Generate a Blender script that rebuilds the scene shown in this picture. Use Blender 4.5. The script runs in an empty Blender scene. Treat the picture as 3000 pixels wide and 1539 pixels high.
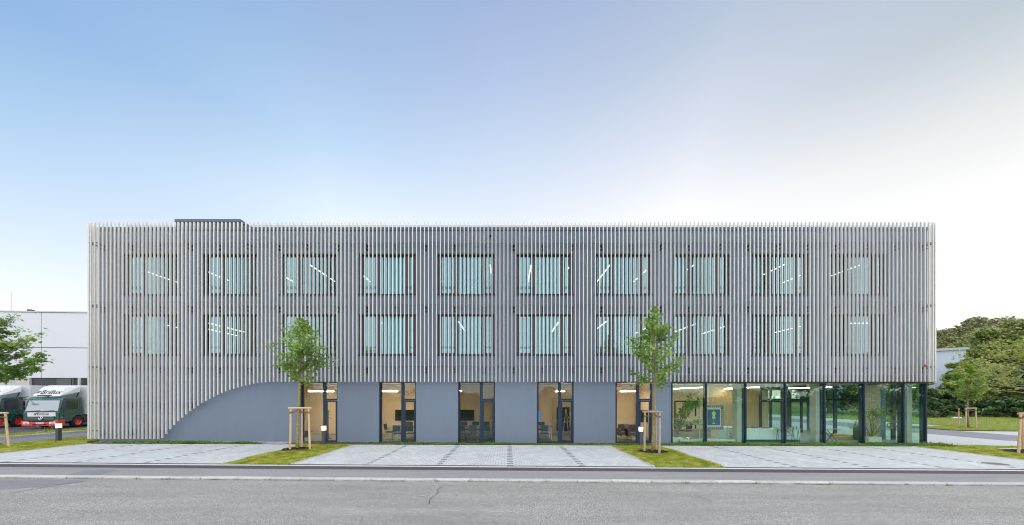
import bpy, math, random
import numpy as np
from mathutils import Vector, Matrix
R = math.radians
PI = math.pi
S = bpy.context.scene
COL = S.collection

# ------------------------------------------------------------------ camera
EYE = 2.4
FOC = 1050.0            # focal length in pixels of the 3000 px wide photograph
VX, VY = 1487.0, 1163.0  # vanishing point of the facade's depth lines
cam_d = bpy.data.cameras.new('camera')
cam_d.sensor_width = 36
cam_d.lens = 36 * FOC / 3000
cam_d.shift_x = (1500 - VX) / 3000
cam_d.shift_y = (VY - 769.5) / 3000
cam_d.clip_start = 0.1
cam_d.clip_end = 2000
cam = bpy.data.objects.new('camera', cam_d)
cam.location = (0, 0, EYE)
cam.rotation_euler = (PI / 2, 0, 0)
COL.objects.link(cam)
S.camera = cam

# ------------------------------------------------------------------ sky and sun
SUN_EL, SUN_AZ = 38.0, 150.0        # azimuth clockwise from +Y (view direction): behind the camera, to the right
W = bpy.data.worlds.new('World')
S.world = W
W.use_nodes = True
nt = W.node_tree
nt.nodes.clear()
N = nt.nodes.new
L = nt.links.new
w_out = N('ShaderNodeOutputWorld')
sky = N('ShaderNodeTexSky')
sky.sky_type = 'NISHITA'
sky.sun_disc = False
sky.sun_elevation = R(SUN_EL)
sky.sun_rotation = R(SUN_AZ)
bg1 = N('ShaderNodeBackground')
bg1.inputs[1].default_value = 0.03
L(sky.outputs[0], bg1.inputs[0])
tc = N('ShaderNodeTexCoord')
sep = N('ShaderNodeSeparateXYZ')
L(tc.outputs['Generated'], sep.inputs[0])
# evening sky: five vertical gradients, blue on the left to pale on the right, blended across
RAMPS = [
    [(0.00, (0.898, 0.942, 0.975)), (0.15, (1.002, 1.030, 1.026)), (0.30, (0.667, 0.808, 0.956)), (0.42, (0.389, 0.609, 0.872)), (0.54, (0.197, 0.396, 0.724)), (0.66, (0.167, 0.359, 0.694)), (0.78, (0.177, 0.349, 0.666)), (1.00, (0.199, 0.340, 0.621))],
    [(0.00, (0.950, 0.970, 0.997)), (0.15, (0.989, 1.017, 1.024)), (0.30, (0.988, 1.040, 1.064)), (0.42, (0.865, 0.971, 1.057)), (0.54, (0.554, 0.743, 0.966)), (0.66, (0.371, 0.543, 0.819)), (0.78, (0.274, 0.420, 0.709)), (1.00, (0.229, 0.358, 0.620))],
    [(0.00, (1.001, 1.001, 1.001)), (0.15, (1.002, 1.016, 1.011)), (0.30, (1.067, 1.075, 1.061)), (0.42, (0.930, 0.974, 1.023)), (0.54, (0.705, 0.812, 0.974)), (0.66, (0.507, 0.623, 0.846)), (0.78, (0.354, 0.463, 0.719)), (1.00, (0.266, 0.377, 0.618))],
    [(0.00, (1.098, 1.040, 0.970)), (0.15, (1.119, 1.095, 1.055)), (0.30, (1.162, 1.131, 1.081)), (0.42, (1.088, 1.074, 1.077)), (0.54, (0.807, 0.845, 0.931)), (0.66, (0.562, 0.636, 0.763)), (0.78, (0.392, 0.483, 0.659)), (1.00, (0.297, 0.397, 0.598))],
    [(0.00, (1.202, 1.100, 0.950)), (0.15, (1.207, 1.130, 1.010)), (0.30, (1.156, 1.120, 1.057)), (0.42, (0.858, 0.862, 0.817)), (0.54, (0.458, 0.536, 0.564)), (0.66, (0.400, 0.480, 0.542)), (0.78, (0.372, 0.455, 0.554)), (1.00, (0.330, 0.420, 0.561))],
]
rn = []
for rp in RAMPS:
    r = N('ShaderNodeValToRGB')
    L(sep.outputs[2], r.inputs[0])
    cr = r.color_ramp
    while len(cr.elements) < len(rp):
        cr.elements.new(.5)
    for e, (p, c) in zip(cr.elements, rp):
        e.position = p
    for e, (p, c) in zip(cr.elements, rp):
        e.color = (c[0] / 2, c[1] / 2, c[2] / 2, 1)
    rn.append(r)


prev = rn[0].outputs[0]
for i in range(4):
    m = N('ShaderNodeMapRange')
    m.inputs[1].default_value = -.8 + .4 * i
    m.inputs[2].default_value = -.4 + .4 * i
    L(sep.outputs[0], m.inputs[0])
    x = N('ShaderNodeMix')
    x.data_type = 'RGBA'
    L(m.outputs[0], x.inputs[0]); L(prev, x.inputs[6]); L(rn[i + 1].outputs[0], x.inputs[7])
    prev = x.outputs[2]
bg2 = N('ShaderNodeBackground')
bg2.inputs[1].default_value = 1.78
L(prev, bg2.inputs[0])
add = N('ShaderNodeAddShader')
L(bg1.outputs[0], add.inputs[0]); L(bg2.outputs[0], add.inputs[1]); L(add.outputs[0], w_out.inputs[0])

sl = bpy.data.lights.new('sun', 'SUN')
sl.energy = 3.7
sl.angle = R(170)
sl.color = (1.0, .965, .92)
so = bpy.data.objects.new('sun', sl)
sd = Vector((math.sin(R(SUN_AZ)) * math.cos(R(SUN_EL)), math.cos(R(SUN_AZ)) * math.cos(R(SUN_EL)), math.sin(R(SUN_EL))))
so.rotation_euler = sd.to_track_quat('Z', 'Y').to_euler()
so.location = (10, -10, 20)
COL.objects.link(so)
vs = S.view_settings
vs.view_transform = 'Standard'
try:
    vs.look = 'None'
except Exception:
    pass
vs.exposure = 0.0
vs.gamma = 1.0
vs.use_curve_mapping = False
S.render.engine = 'CYCLES'
S.cycles.use_denoising = True
S.cycles.max_bounces = 8
S.cycles.transparent_max_bounces = 24
S.cycles.sample_clamp_indirect = 6
S.cycles.filter_width = 1.1
# ------------------------------------------------------------------ materials
MATS = {}


def nmat(name):
    m = bpy.data.materials.new(name)
    m.use_nodes = True
    return m, m.node_tree, m.node_tree.nodes, m.node_tree.links


def mat(name, col, rough=.6, metal=0, noise=0, scale=4, bump=0, bscale=60, spec=.5, island=0, emit=None, estr=0, coat=0, objrand=0, stretch=None):
    if name in MATS:
        return MATS[name]
    m, t, n, l = nmat(name)
    b = n['Principled BSDF']
    b.inputs['Base Color'].default_value = (*col, 1)
    b.inputs['Roughness'].default_value = rough
    b.inputs['Metallic'].default_value = metal
    b.inputs['Specular IOR Level'].default_value = spec
    b.inputs['Coat Weight'].default_value = coat
    if emit:
        b.inputs['Emission Color'].default_value = (*emit, 1)
        b.inputs['Emission Strength'].default_value = estr
    g = n.new('ShaderNodeNewGeometry')
    val = None
    if noise:
        tx = n.new('ShaderNodeTexNoise')
        tx.inputs['Scale'].default_value = scale
        tx.inputs['Detail'].default_value = 6
        tx.inputs['Roughness'].default_value = .65
        if stretch:
            mp = n.new('ShaderNodeMapping')
            mp.inputs['Scale'].default_value = stretch
            l.new(g.outputs['Position'], mp.inputs[0]); l.new(mp.outputs[0], tx.inputs['Vector'])
        else:
            l.new(g.outputs['Position'], tx.inputs['Vector'])
        mr = n.new('ShaderNodeMapRange')
        mr.inputs[1].default_value = .3; mr.inputs[2].default_value = .7
        mr.inputs[3].default_value = 1 - noise; mr.inputs[4].default_value = 1 + noise
        l.new(tx.outputs[0], mr.inputs[0])
        val = mr.outputs[0]
    if island or objrand:
        src = g.outputs['Random Per Island'] if island else n.new('ShaderNodeObjectInfo').outputs['Random']
        k = island or objrand
        mr = n.new('ShaderNodeMapRange')
        mr.inputs[3].default_value = 1 - k; mr.inputs[4].default_value = 1 + k
        l.new(src, mr.inputs[0])
        if val:
            mu = n.new('ShaderNodeMath'); mu.operation = 'MULTIPLY'
            l.new(val, mu.inputs[0]); l.new(mr.outputs[0], mu.inputs[1])
            val = mu.outputs[0]
        else:
            val = mr.outputs[0]
    if val:
        vm = n.new('ShaderNodeVectorMath'); vm.operation = 'SCALE'
        vm.inputs[0].default_value = col
        l.new(val, vm.inputs['Scale'])
        l.new(vm.outputs[0], b.inputs['Base Color'])
    if bump:
        tx = n.new('ShaderNodeTexNoise')
        tx.inputs['Scale'].default_value = bscale
        tx.inputs['Detail'].default_value = 4
        l.new(g.outputs['Position'], tx.inputs['Vector'])
        bp = n.new('ShaderNodeBump')
        bp.inputs['Strength'].default_value = bump
        bp.inputs['Distance'].default_value = .02
        l.new(tx.outputs[0], bp.inputs['Height']); l.new(bp.outputs[0], b.inputs['Normal'])
    MATS[name] = m
    return m


def glass(name, tint, refl, base, power=3.0, rough=0.0):
    """thin coated pane: see-through tint mixed with a mirror reflection that grows towards grazing"""
    m, t, n, l = nmat(name)
    n.clear()
    o = n.new('ShaderNodeOutputMaterial')
    tr = n.new('ShaderNodeBsdfTransparent'); tr.inputs[0].default_value = (*tint, 1)
    gl = n.new('ShaderNodeBsdfGlossy'); gl.inputs[0].default_value = (*refl, 1); gl.inputs[1].default_value = rough
    lw = n.new('ShaderNodeLayerWeight'); lw.inputs[0].default_value = .5
    pw = n.new('ShaderNodeMath'); pw.operation = 'POWER'; pw.inputs[1].default_value = power
    l.new(lw.outputs['Facing'], pw.inputs[0])
    mr = n.new('ShaderNodeMapRange'); mr.inputs[3].default_value = base; mr.inputs[4].default_value = 1.0
    l.new(pw.outputs[0], mr.inputs[0])
    mx = n.new('ShaderNodeMixShader')
    l.new(mr.outputs[0], mx.inputs[0]); l.new(tr.outputs[0], mx.inputs[1]); l.new(gl.outputs[0], mx.inputs[2])
    l.new(mx.outputs[0], o.inputs[0])
    # faint waviness of the panes
    g = n.new('ShaderNodeNewGeometry')
    tx = n.new('ShaderNodeTexNoise'); tx.inputs['Scale'].default_value = .9; tx.inputs['Detail'].default_value = 1
    l.new(g.outputs['Position'], tx.inputs['Vector'])
    bp = n.new('ShaderNodeBump'); bp.inputs['Strength'].default_value = .03; bp.inputs['Distance'].default_value = .01
    l.new(tx.outputs[0], bp.inputs['Height']); l.new(bp.outputs[0], gl.inputs['Normal'])
    MATS[name] = m
    return m


def leafmat(name, c1, c2, c3=None, transl=.35, nscale=.9, ngain=1.3):
    m, t, n, l = nmat(name)
    n.clear()
    o = n.new('ShaderNodeOutputMaterial')
    g = n.new('ShaderNodeNewGeometry')
    tx = n.new('ShaderNodeTexNoise'); tx.inputs['Scale'].default_value = nscale; tx.inputs['Detail'].default_value = 3
    l.new(g.outputs['Position'], tx.inputs['Vector'])
    ad = n.new('ShaderNodeMath'); ad.operation = 'MULTIPLY_ADD'; ad.inputs[1].default_value = .55
    l.new(g.outputs['Random Per Island'], ad.inputs[0])
    sb = n.new('ShaderNodeMath'); sb.operation = 'MULTIPLY_ADD'; sb.inputs[1].default_value = ngain; sb.inputs[2].default_value = .25 - ngain / 2
    l.new(tx.outputs[0], sb.inputs[0]); l.new(sb.outputs[0], ad.inputs[2])
    r = n.new('ShaderNodeValToRGB')
    r.color_ramp.elements[0].color = (*c1, 1); r.color_ramp.elements[0].position = .15
    r.color_ramp.elements[1].color = (*c2, 1); r.color_ramp.elements[1].position = .8
    if c3:
        e = r.color_ramp.elements.new(.97); e.color = (*c3, 1)
    l.new(ad.outputs[0], r.inputs[0])
    d = n.new('ShaderNodeBsdfPrincipled'); d.inputs['Roughness'].default_value = .55
    d.inputs['Specular IOR Level'].default_value = .35
    l.new(r.outputs[0], d.inputs['Base Color'])
    tl = n.new('ShaderNodeBsdfTranslucent')
    l.new(r.outputs[0], tl.inputs[0])
    mx = n.new('ShaderNodeMixShader'); mx.inputs[0].default_value = transl
    l.new(d.outputs[0], mx.inputs[1]); l.new(tl.outputs[0], mx.inputs[2]); l.new(mx.outputs[0], o.inputs[0])
    MATS[name] = m
    return m


def asphalt(name, dark, light, vscale, amount, patch=.12, bump=.5):
    m, t, n, l = nmat(name)
    b = n['Principled BSDF']
    b.inputs['Roughness'].default_value = .85
    b.inputs['Specular IOR Level'].default_value = .3
    g = n.new('ShaderNodeNewGeometry')
    v = n.new('ShaderNodeTexVoronoi'); v.inputs['Scale'].default_value = vscale
    l.new(g.outputs['Position'], v.inputs['Vector'])
    sc = n.new('ShaderNodeSeparateColor'); l.new(v.outputs['Color'], sc.inputs[0])
    r = n.new('ShaderNodeValToRGB')
    r.color_ramp.elements[0].color = (*dark, 1); r.color_ramp.elements[0].position = 0
    r.color_ramp.elements[1].color = (*light, 1); r.color_ramp.elements[1].position = 1
    e = r.color_ramp.elements.new(amount); e.color = tuple(dark[i] * .55 + light[i] * .45 for i in range(3)) + (1,)
    l.new(sc.outputs[0], r.inputs[0])
    tx = n.new('ShaderNodeTexNoise'); tx.inputs['Scale'].default_value = .55; tx.inputs['Detail'].default_value = 8; tx.inputs['Roughness'].default_value = .7
    mp = n.new('ShaderNodeMapping'); mp.inputs['Scale'].default_value = (.35, 2.2, 1)
    l.new(g.outputs['Position'], mp.inputs[0]); l.new(mp.outputs[0], tx.inputs['Vector'])
    mr = n.new('ShaderNodeMapRange'); mr.inputs[1].default_value = .3; mr.inputs[2].default_value = .7
    mr.inputs[3].default_value = 1 - patch; mr.inputs[4].default_value = 1 + patch
    l.new(tx.outputs[0], mr.inputs[0])
    vm = n.new('ShaderNodeVectorMath'); vm.operation = 'SCALE'
    l.new(r.outputs[0], vm.inputs[0]); l.new(mr.outputs[0], vm.inputs['Scale'])
    l.new(vm.outputs[0], b.inputs['Base Color'])
    bp = n.new('ShaderNodeBump'); bp.inputs['Strength'].default_value = bump; bp.inputs['Distance'].default_value = .006
    l.new(v.outputs['Distance'], bp.inputs['Height']); l.new(bp.outputs[0], b.inputs['Normal'])
    MATS[name] = m
    return m


def stripes(name, c1, c2, period, axis=0, duty=.5, rough=.5):
    """profiled sheet colour: light and shade of the ribs painted as flat stripes, no relief"""
    m, t, n, l = nmat(name)
    b = n['Principled BSDF']; b.inputs['Roughness'].default_value = rough
    g = n.new('ShaderNodeTexCoord'); sp = n.new('ShaderNodeSeparateXYZ'); l.new(g.outputs['Object'], sp.inputs[0])
    mo = n.new('ShaderNodeMath'); mo.operation = 'PINGPONG'; mo.inputs[1].default_value = period / 2
    l.new(sp.outputs[axis], mo.inputs[0])
    gt = n.new('ShaderNodeMath'); gt.operation = 'GREATER_THAN'; gt.inputs[1].default_value = period / 2 * duty
    l.new(mo.outputs[0], gt.inputs[0])
    mx = n.new('ShaderNodeMix'); mx.data_type = 'RGBA'
    mx.inputs[6].default_value = (*c1, 1); mx.inputs[7].default_value = (*c2, 1)
    l.new(gt.outputs[0], mx.inputs[0]); l.new(mx.outputs[2], b.inputs['Base Color'])
    MATS[name] = m
    return m


M_plaster = mat('plaster', (.165, .208, .275), .85, noise=.035, scale=1.1, bump=.45, bscale=140, stretch=(2.2, 2.2, .35))
M_slat = mat('slat_metal', (.66, .645, .62), .45, metal=0, noise=.07, scale=1.2, objrand=.07, stretch=(3, 3, .5))
M_rail = mat('rail_metal', (.10, .125, .165), .5)
M_black = mat('black_metal', (.012, .013, .018), .4)
M_frame = mat('window_frame_metal', (.014, .034, .062), .5, spec=.3)
M_cap = mat('parapet_metal', (.075, .10, .14), .4, metal=.3)
M_glassU = glass('upper_glass', (.42, .62, .66), (.32, .59, .70), .35, 2.6)
M_glassG = glass('ground_glass', (.92, .95, .92), (.58, .80, .88), .065, 3.2)
M_glassS = glass('showroom_glass', (.74, .92, .84), (.60, .88, .84), .09, 3.0)
M_wallin = mat('interior_wall', (.76, .62, .45), .8)
M_wallwh = mat('interior_white', (.72, .73, .70), .7)
M_ceil = mat('ceiling', (.50, .46, .40), .9)
M_floorin = mat('interior_floor', (.22, .25, .26), .5, noise=.1, scale=3)
M_conc = mat('concrete', (.46, .46, .42), .8, noise=.1, scale=1.5, bump=.2, bscale=30)
M_lamp = mat('lamp_light', (.9, .9, .88), .5, emit=(1, .84, .62), estr=7)
M_lampin = mat('lamp_light_ground', (.9, .9, .88), .5, emit=(1, .82, .58), estr=250)
M_lampshow = mat('lamp_light_showroom', (.9, .9, .88), .5, emit=(1, .80, .56), estr=75)
M_boll = mat('bollard_light', (.9, .85, .8), .5, emit=(1, .70, .42), estr=1.9)
M_bollm = mat('bollard_metal', (.10, .105, .12), .45, metal=.5)
M_road = asphalt('road_asphalt', (.135, .128, .118), (.50, .48, .445), 85, .55, .18, .5)
M_walk = asphalt('walk_asphalt', (.22, .215, .215), (.35, .34, .34), 90, .5, .13, .3)
M_dark = asphalt('new_asphalt', (.055, .052, .058), (.11, .105, .11), 80, .5, .15, .3)
M_side = asphalt('side_asphalt', (.18, .185, .20), (.27, .27, .285), 70, .5, .1, .3)
M_paver = mat('paver_concrete', (.51, .525, .53), .85, noise=.10, scale=.8, island=.09, bump=.2, bscale=120)
M_paverd = mat('dark_paver', (.20, .225, .25), .85, island=.09, noise=.05, scale=2)
M_paverp = mat('paver_piece', (.51, .525, .53), .85, noise=.10, scale=.8, objrand=.09, bump=.2, bscale=120)
M_paverdp = mat('dark_paver_piece', (.20, .225, .25), .85, objrand=.09)
M_joint = mat('joint_sand', (.13, .135, .13), .95, noise=.2, scale=20)
M_pave2 = mat('side_paving', (.46, .475, .48), .85, noise=.06, scale=2)
M_kerb = mat('kerb_stone', (.50, .50, .48), .85, noise=.16, scale=9, objrand=.10, bump=.6, bscale=40)
M_edge = mat('edging_stone', (.55, .56, .56), .85, objrand=.05, noise=.05, scale=9)
M_soil = mat('soil', (.07, .045, .03), .95, noise=.35, scale=14, bump=1, bscale=50)
M_gravel = mat('gravel', (.36, .34, .32), .9, noise=.45, scale=35, bump=1, bscale=70)
M_turf = mat('turf', (.23, .25, .05), .95, noise=.35, scale=2.2, bump=.8, bscale=60)
M_turf2 = mat('lawn_turf', (.13, .18, .045), .95, noise=.3, scale=.9, bump=.8, bscale=20)
_t = M_turf.node_tree; _n = _t.nodes; _b = _n['Principled BSDF']
_g = _n.new('ShaderNodeNewGeometry'); _x = _n.new('ShaderNodeTexNoise'); _x.inputs['Scale'].default_value = 3.2; _x.inputs['Detail'].default_value = 7; _x.inputs['Roughness'].default_value = .7
_t.links.new(_g.outputs['Position'], _x.inputs['Vector'])
_r = _n.new('ShaderNodeValToRGB')
_r.color_ramp.elements[0].position = .36; _r.color_ramp.elements[0].color = (.12, .17, .02, 1)
_r.color_ramp.elements[1].position = .66; _r.color_ramp.elements[1].color = (.42, .36, .17, 1)
_e = _r.color_ramp.elements.new(.52); _e.color = (.32, .34, .06, 1)
_t.links.new(_x.outputs[0], _r.inputs[0]); _t.links.new(_r.outputs[0], _b.inputs['Base Color'])
M_blade = leafmat('grass_blade', (.24, .30, .025), (.52, .56, .07), (.70, .58, .30), .4, 2.6, 2.8)
M_cover = leafmat('ground_cover_leaf', (.06, .14, .02), (.22, .38, .05), None, .35)
M_maple = leafmat('maple_leaf', (.09, .20, .035), (.38, .56, .13), None, .4)
M_maple2 = leafmat('young_maple_leaf', (.16, .28, .05), (.46, .58, .13), None, .4)
M_yell = leafmat('yellowing_leaf', (.14, .22, .05), (.45, .50, .10), (.60, .50, .10), .4)
M_dkleaf = leafmat('dark_leaf', (.04, .085, .035), (.16, .27, .10), None, .25)
M_mdleaf = leafmat('mid_leaf', (.12, .17, .05), (.40, .45, .15), (.52, .46, .18), .3)
M_hillleaf = leafmat('hill_leaf', (.14, .16, .07), (.36, .35, .16), (.55, .36, .20), .3)
M_bark = mat('bark', (.22, .18, .12), .9, noise=.45, scale=12, bump=.8, bscale=40)
M_lichen = mat('lichen_bark', (.30, .23, .09), .9, noise=.45, scale=14, bump=.8, bscale=40)
M_stake = mat('stake_wood', (.60, .42, .26), .8, noise=.22, scale=14, stretch=(4, 4, .6), objrand=.1)
M_stakeg = mat('weathered_stake_wood', (.40, .33, .26), .85, noise=.25, scale=14, stretch=(4, 4, .6), objrand=.1)
M_rope = mat('rope', (.22, .11, .05), .9)
M_panel = mat('panel_white', (.62, .64, .69), .5, noise=.02, scale=.2)
M_panelg = mat('panel_grey', (.50, .50, .48), .6)
M_dock = mat('dock_dark', (.05, .05, .055), .6, noise=.3, scale=2)
M_green = mat('truck_green', (.004, .075, .062), .28, coat=.6)
M_white = mat('truck_white', (.72, .73, .75), .4, coat=.3)
M_boxw = mat('truck_box', (.62, .65, .70), .5)
M_red = mat('truck_red', (.72, .035, .02), .35, coat=.4)
M_tyre = mat('tyre', (.015, .015, .016), .85)
M_ink = mat('lettering_black', (.015, .015, .02), .5)
M_inkr = mat('lettering_red', (.65, .03, .08), .5)
M_inkg = mat('lettering_green', (.02, .16, .10), .5)
M_inkgr = mat('lettering_grey', (.45, .46, .48), .5)
M_chrome = mat('chrome', (.75, .75, .76), .15, metal=1)
M_wind = glass('windscreen', (.16, .20, .22), (.80, .88, .92), .42, 3)
M_cabin = mat('cabin_interior', (.04, .045, .05), .7)
M_lens = mat('headlamp_lens', (.75, .75, .70), .15, coat=1)
M_shed = stripes('shed_sheet', (.50, .57, .66), (.28, .34, .42), .9, 0, .72)  # pale and dark stripes paint the light and shade of the sheet's ribs
M_chair = mat('chair_fabric', (.025, .06, .07), .7)
M_table = mat('table_top', (.30, .27, .23), .4)
M_tv = mat('screen_black', (.006, .008, .010), .12)
M_screen = mat('screen_lit', (.02, .1, .3), .3, emit=(.05, .25, .8), estr=.8)
M_wood = mat('light_wood', (.62, .44, .24), .6, noise=.12, scale=6, stretch=(1, 1, .2))
M_brown = mat('brown_leather', (.10, .05, .035), .5)
M_pot = mat('dark_pot', (.03, .055, .10), .4)
M_potw = mat('white_planter', (.66, .67, .60), .5)
M_yellow = mat('yellow_fabric', (.70, .45, .06), .8)


# ------------------------------------------------------------------ mesh helpers
class MB:
    def __init__(s):
        s.v = []; s.f = []

    def quad(s, a, b, c, d):
        i = len(s.v); s.v += [a, b, c, d]; s.f.append((i, i + 1, i + 2, i + 3)); return s

    def poly(s, pts):
        i = len(s.v); s.v += list(pts); s.f.append(tuple(range(i, i + len(pts)))); return s

    def box(s, x0, x1, y0, y1, z0, z1):
        i = len(s.v)
        s.v += [(x0, y0, z0), (x1, y0, z0), (x1, y1, z0), (x0, y1, z0), (x0, y0, z1), (x1, y0, z1), (x1, y1, z1), (x0, y1, z1)]
        for f in ((0, 3, 2, 1), (4, 5, 6, 7), (0, 1, 5, 4), (1, 2, 6, 5), (2, 3, 7, 6), (3, 0, 4, 7)):
            s.f.append(tuple(i + k for k in f))
        return s

    def bbox(s, x0, x1, y0, y1, z0, z1, b=.01):
        """box with chamfered top edges"""
        i = len(s.v)
        s.v += [(x0, y0, z0), (x1, y0, z0), (x1, y1, z0), (x0, y1, z0), (x0, y0, z1 - b), (x1, y0, z1 - b), (x1, y1, z1 - b), (x0, y1, z1 - b),
                (x0 + b, y0 + b, z1), (x1 - b, y0 + b, z1), (x1 - b, y1 - b, z1), (x0 + b, y1 - b, z1)]
        for f in ((0, 3, 2, 1), (0, 1, 5, 4), (1, 2, 6, 5), (2, 3, 7, 6), (3, 0, 4, 7), (4, 5, 9, 8), (5, 6, 10, 9), (6, 7, 11, 10), (7, 4, 8, 11), (8, 9, 10, 11)):
            s.f.append(tuple(i + k for k in f))
        return s

    def tube(s, pts, rad, n=8, cap=True):
        rings = []
        prev = None
        for k, p in enumerate(pts):
            p = Vector(p)
            a = Vector(pts[max(0, k - 1)]); b = Vector(pts[min(len(pts) - 1, k + 1)])
            d = (b - a).normalized()
            u = d.orthogonal().normalized() if prev is None else (prev - d * prev.dot(d)).normalized()
            prev = u
            w = d.cross(u)
            r = rad[k] if isinstance(rad, (list, tuple)) else rad
            i = len(s.v)
            for q in range(n):
                t = 2 * PI * q / n
                s.v.append(tuple(p + u * (r * math.cos(t)) + w * (r * math.sin(t))))
            rings.append(i)
        for a, b in zip(rings, rings[1:]):
            for q in range(n):
                s.f.append((a + q, a + (q + 1) % n, b + (q + 1) % n, b + q))
        if cap:
            s.f.append(tuple(rings[0] + q for q in reversed(range(n))))
            s.f.append(tuple(rings[-1] + q for q in range(n)))
        return s

    def lathe(s, prof, c, n=20, axis=2):
        i = len(s.v)
        for r, z in prof:
            for q in range(n):
                t = 2 * PI * q / n
                p = [r * math.cos(t), r * math.sin(t), z]
                if axis == 0:
                    p = [p[2], p[0], p[1]]
                if axis == 1:
                    p = [p[0], p[2], p[1]]
                s.v.append((c[0] + p[0], c[1] + p[1], c[2] + p[2]))
        for k in range(len(prof) - 1):
            for q in range(n):
                s.f.append((i + k * n + q, i + k * n + (q + 1) % n, i + (k + 1) * n + (q + 1) % n, i + (k + 1) * n + q))
        return s

    def extr(s, prof, x0, x1, plane='yz'):
        """closed outline extruded along the remaining axis"""
        n = len(prof)
        i = len(s.v)
        for x in (x0, x1):
            for a, b in prof:
                s.v.append({'yz': (x, a, b), 'xz': (a, x, b), 'xy': (a, b, x)}[plane])
        for k in range(n):
            s.f.append((i + k, i + (k + 1) % n, i + n + (k + 1) % n, i + n + k))
        s.f.append(tuple(i + k for k in reversed(range(n))))
        s.f.append(tuple(i + n + k for k in range(n)))
        return s


WO = {}


def link(name, me, parent=None):
    o = bpy.data.objects.new(name, me)
    COL.objects.link(o)
    if parent is not None:
        o.parent = parent
        o.location = -WO.get(parent.name, Vector((0, 0, 0)))
        WO[o.name] = Vector((0, 0, 0))
    else:
        WO[o.name] = Vector((0, 0, 0))
    return o


def mesh(name, mb, m, smooth=False):
    me = bpy.data.meshes.new(name)
    me.from_pydata(mb.v, [], mb.f)
    me.materials.append(m)
    if smooth:
        me.polygons.foreach_set('use_smooth', [True] * len(me.polygons))
    me.update()
    return me


def part(name, mb, m, parent=None, smooth=False, recalc=True):
    me = mesh(name, mb, m, smooth)
    if recalc and len(mb.f) < 3000:
        import bmesh
        bm = bmesh.new(); bm.from_mesh(me)
        bmesh.ops.recalc_face_normals(bm, faces=bm.faces)
        bm.to_mesh(me); bm.free()
    return link(name, me, parent)


def thing(name, label, cat, loc=(0, 0, 0), group=None):
    o = bpy.data.objects.new(name, None)
    o.empty_display_size = .2
    COL.objects.link(o)
    o.location = loc
    WO[o.name] = Vector(loc)
    return tag(o, label, cat, group)


def tag(o, label, cat, group=None):
    o['label'] = label
    o['category'] = cat
    if group:
        o['group'] = group
    return o


def stuff(o):
    o['kind'] = 'stuff'
    return o


def copy_tree(o, parent=None):
    c = o.copy()
    COL.objects.link(c)
    if parent is not None:
        c.parent = parent
    WO[c.name] = WO.get(o.name, Vector((0, 0, 0))).copy()
    for ch in [k for k in KIDS(o)]:
        copy_tree(ch, c)
    return c


def KIDS(o):
    return [k for k in list(o.children)]


def fast_mesh(name, V, F, m, parent=None, smooth=False):
    """numpy arrays, all faces with the same corner count"""
    me = bpy.data.meshes.new(name)
    V = np.asarray(V, dtype=np.float32); F = np.asarray(F, dtype=np.int32)
    nf, k = F.shape
    me.vertices.add(len(V)); me.vertices.foreach_set('co', V.ravel())
    me.loops.add(nf * k); me.loops.foreach_set('vertex_index', F.ravel())
    me.polygons.add(nf); me.polygons.foreach_set('loop_start', np.arange(0, nf * k, k, dtype=np.int32))
    me.polygons.foreach_set('loop_total', np.full(nf, k, dtype=np.int32))
    if smooth:
        me.polygons.foreach_set('use_smooth', np.ones(nf, dtype=bool))
    me.materials.append(m)
    me.update(calc_edges=True)
    return link(name, me, parent)


def G(x):
    return -.0034 * x


def at(px, py, y):
    """world point at depth y that the photograph shows at pixel (px, py)"""
    return ((px - VX) * y / FOC, y, EYE + (VY - py) * y / FOC)


def X_(px, y):
    return (px - VX) * y / FOC


def Z_(py, y):
    return EYE + (VY - py) * y / FOC


def ST(x, y0):
    """depth of a street line (the street runs about one degree off the facade)"""
    return y0 - .0185 * x


def sheet(name, pts, off, m, label=None):
    mb = MB().poly([(x, y, G(x) + off) for x, y in pts])
    o = link(name, mesh(name, mb, m))
    o['kind'] = 'structure'
    return o


def text(name, s, size, m, parent, origin, xdir, updir, shear=0, extr=.003, bold=0, align='LEFT'):
    cu = bpy.data.curves.new(name, 'FONT')
    cu.body = s
    cu.size = size
    cu.shear = shear
    cu.extrude = extr
    cu.offset = bold
    cu.align_x = align
    cu.align_y = 'CENTER'
    cu.materials.append(m)
    o = bpy.data.objects.new(name, cu)
    COL.objects.link(o)
    xd = Vector(xdir).normalized(); ud = Vector(updir); ud = (ud - xd * ud.dot(xd)).normalized(); nd = xd.cross(ud)
    mtx = Matrix((xd, ud, nd)).transposed().to_4x4()
    o.parent = parent
    off = Vector(origin) - WO.get(parent.name, Vector((0, 0, 0)))
    o.matrix_basis = Matrix.Translation(off) @ mtx
    bpy.context.view_layer.update()
    me = bpy.data.meshes.new_from_object(o.evaluated_get(bpy.context.evaluated_depsgraph_get()))
    me.name = name
    mb_ = o.matrix_basis.copy()
    bpy.data.objects.remove(o)
    bpy.data.curves.remove(cu)
    o = bpy.data.objects.new(name, me)
    COL.objects.link(o)
    o.parent = parent
    o.matrix_basis = mb_
    WO[o.name] = Vector((0, 0, 0))
    return o


rng = np.random.default_rng(7)
random.seed(7)
FW = 18.75          # depth of the plastered front wall
s0 = FW / FOC


def wx(px): return (px - VX) * s0
def wz(py): return EYE + (VY - py) * s0


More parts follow.
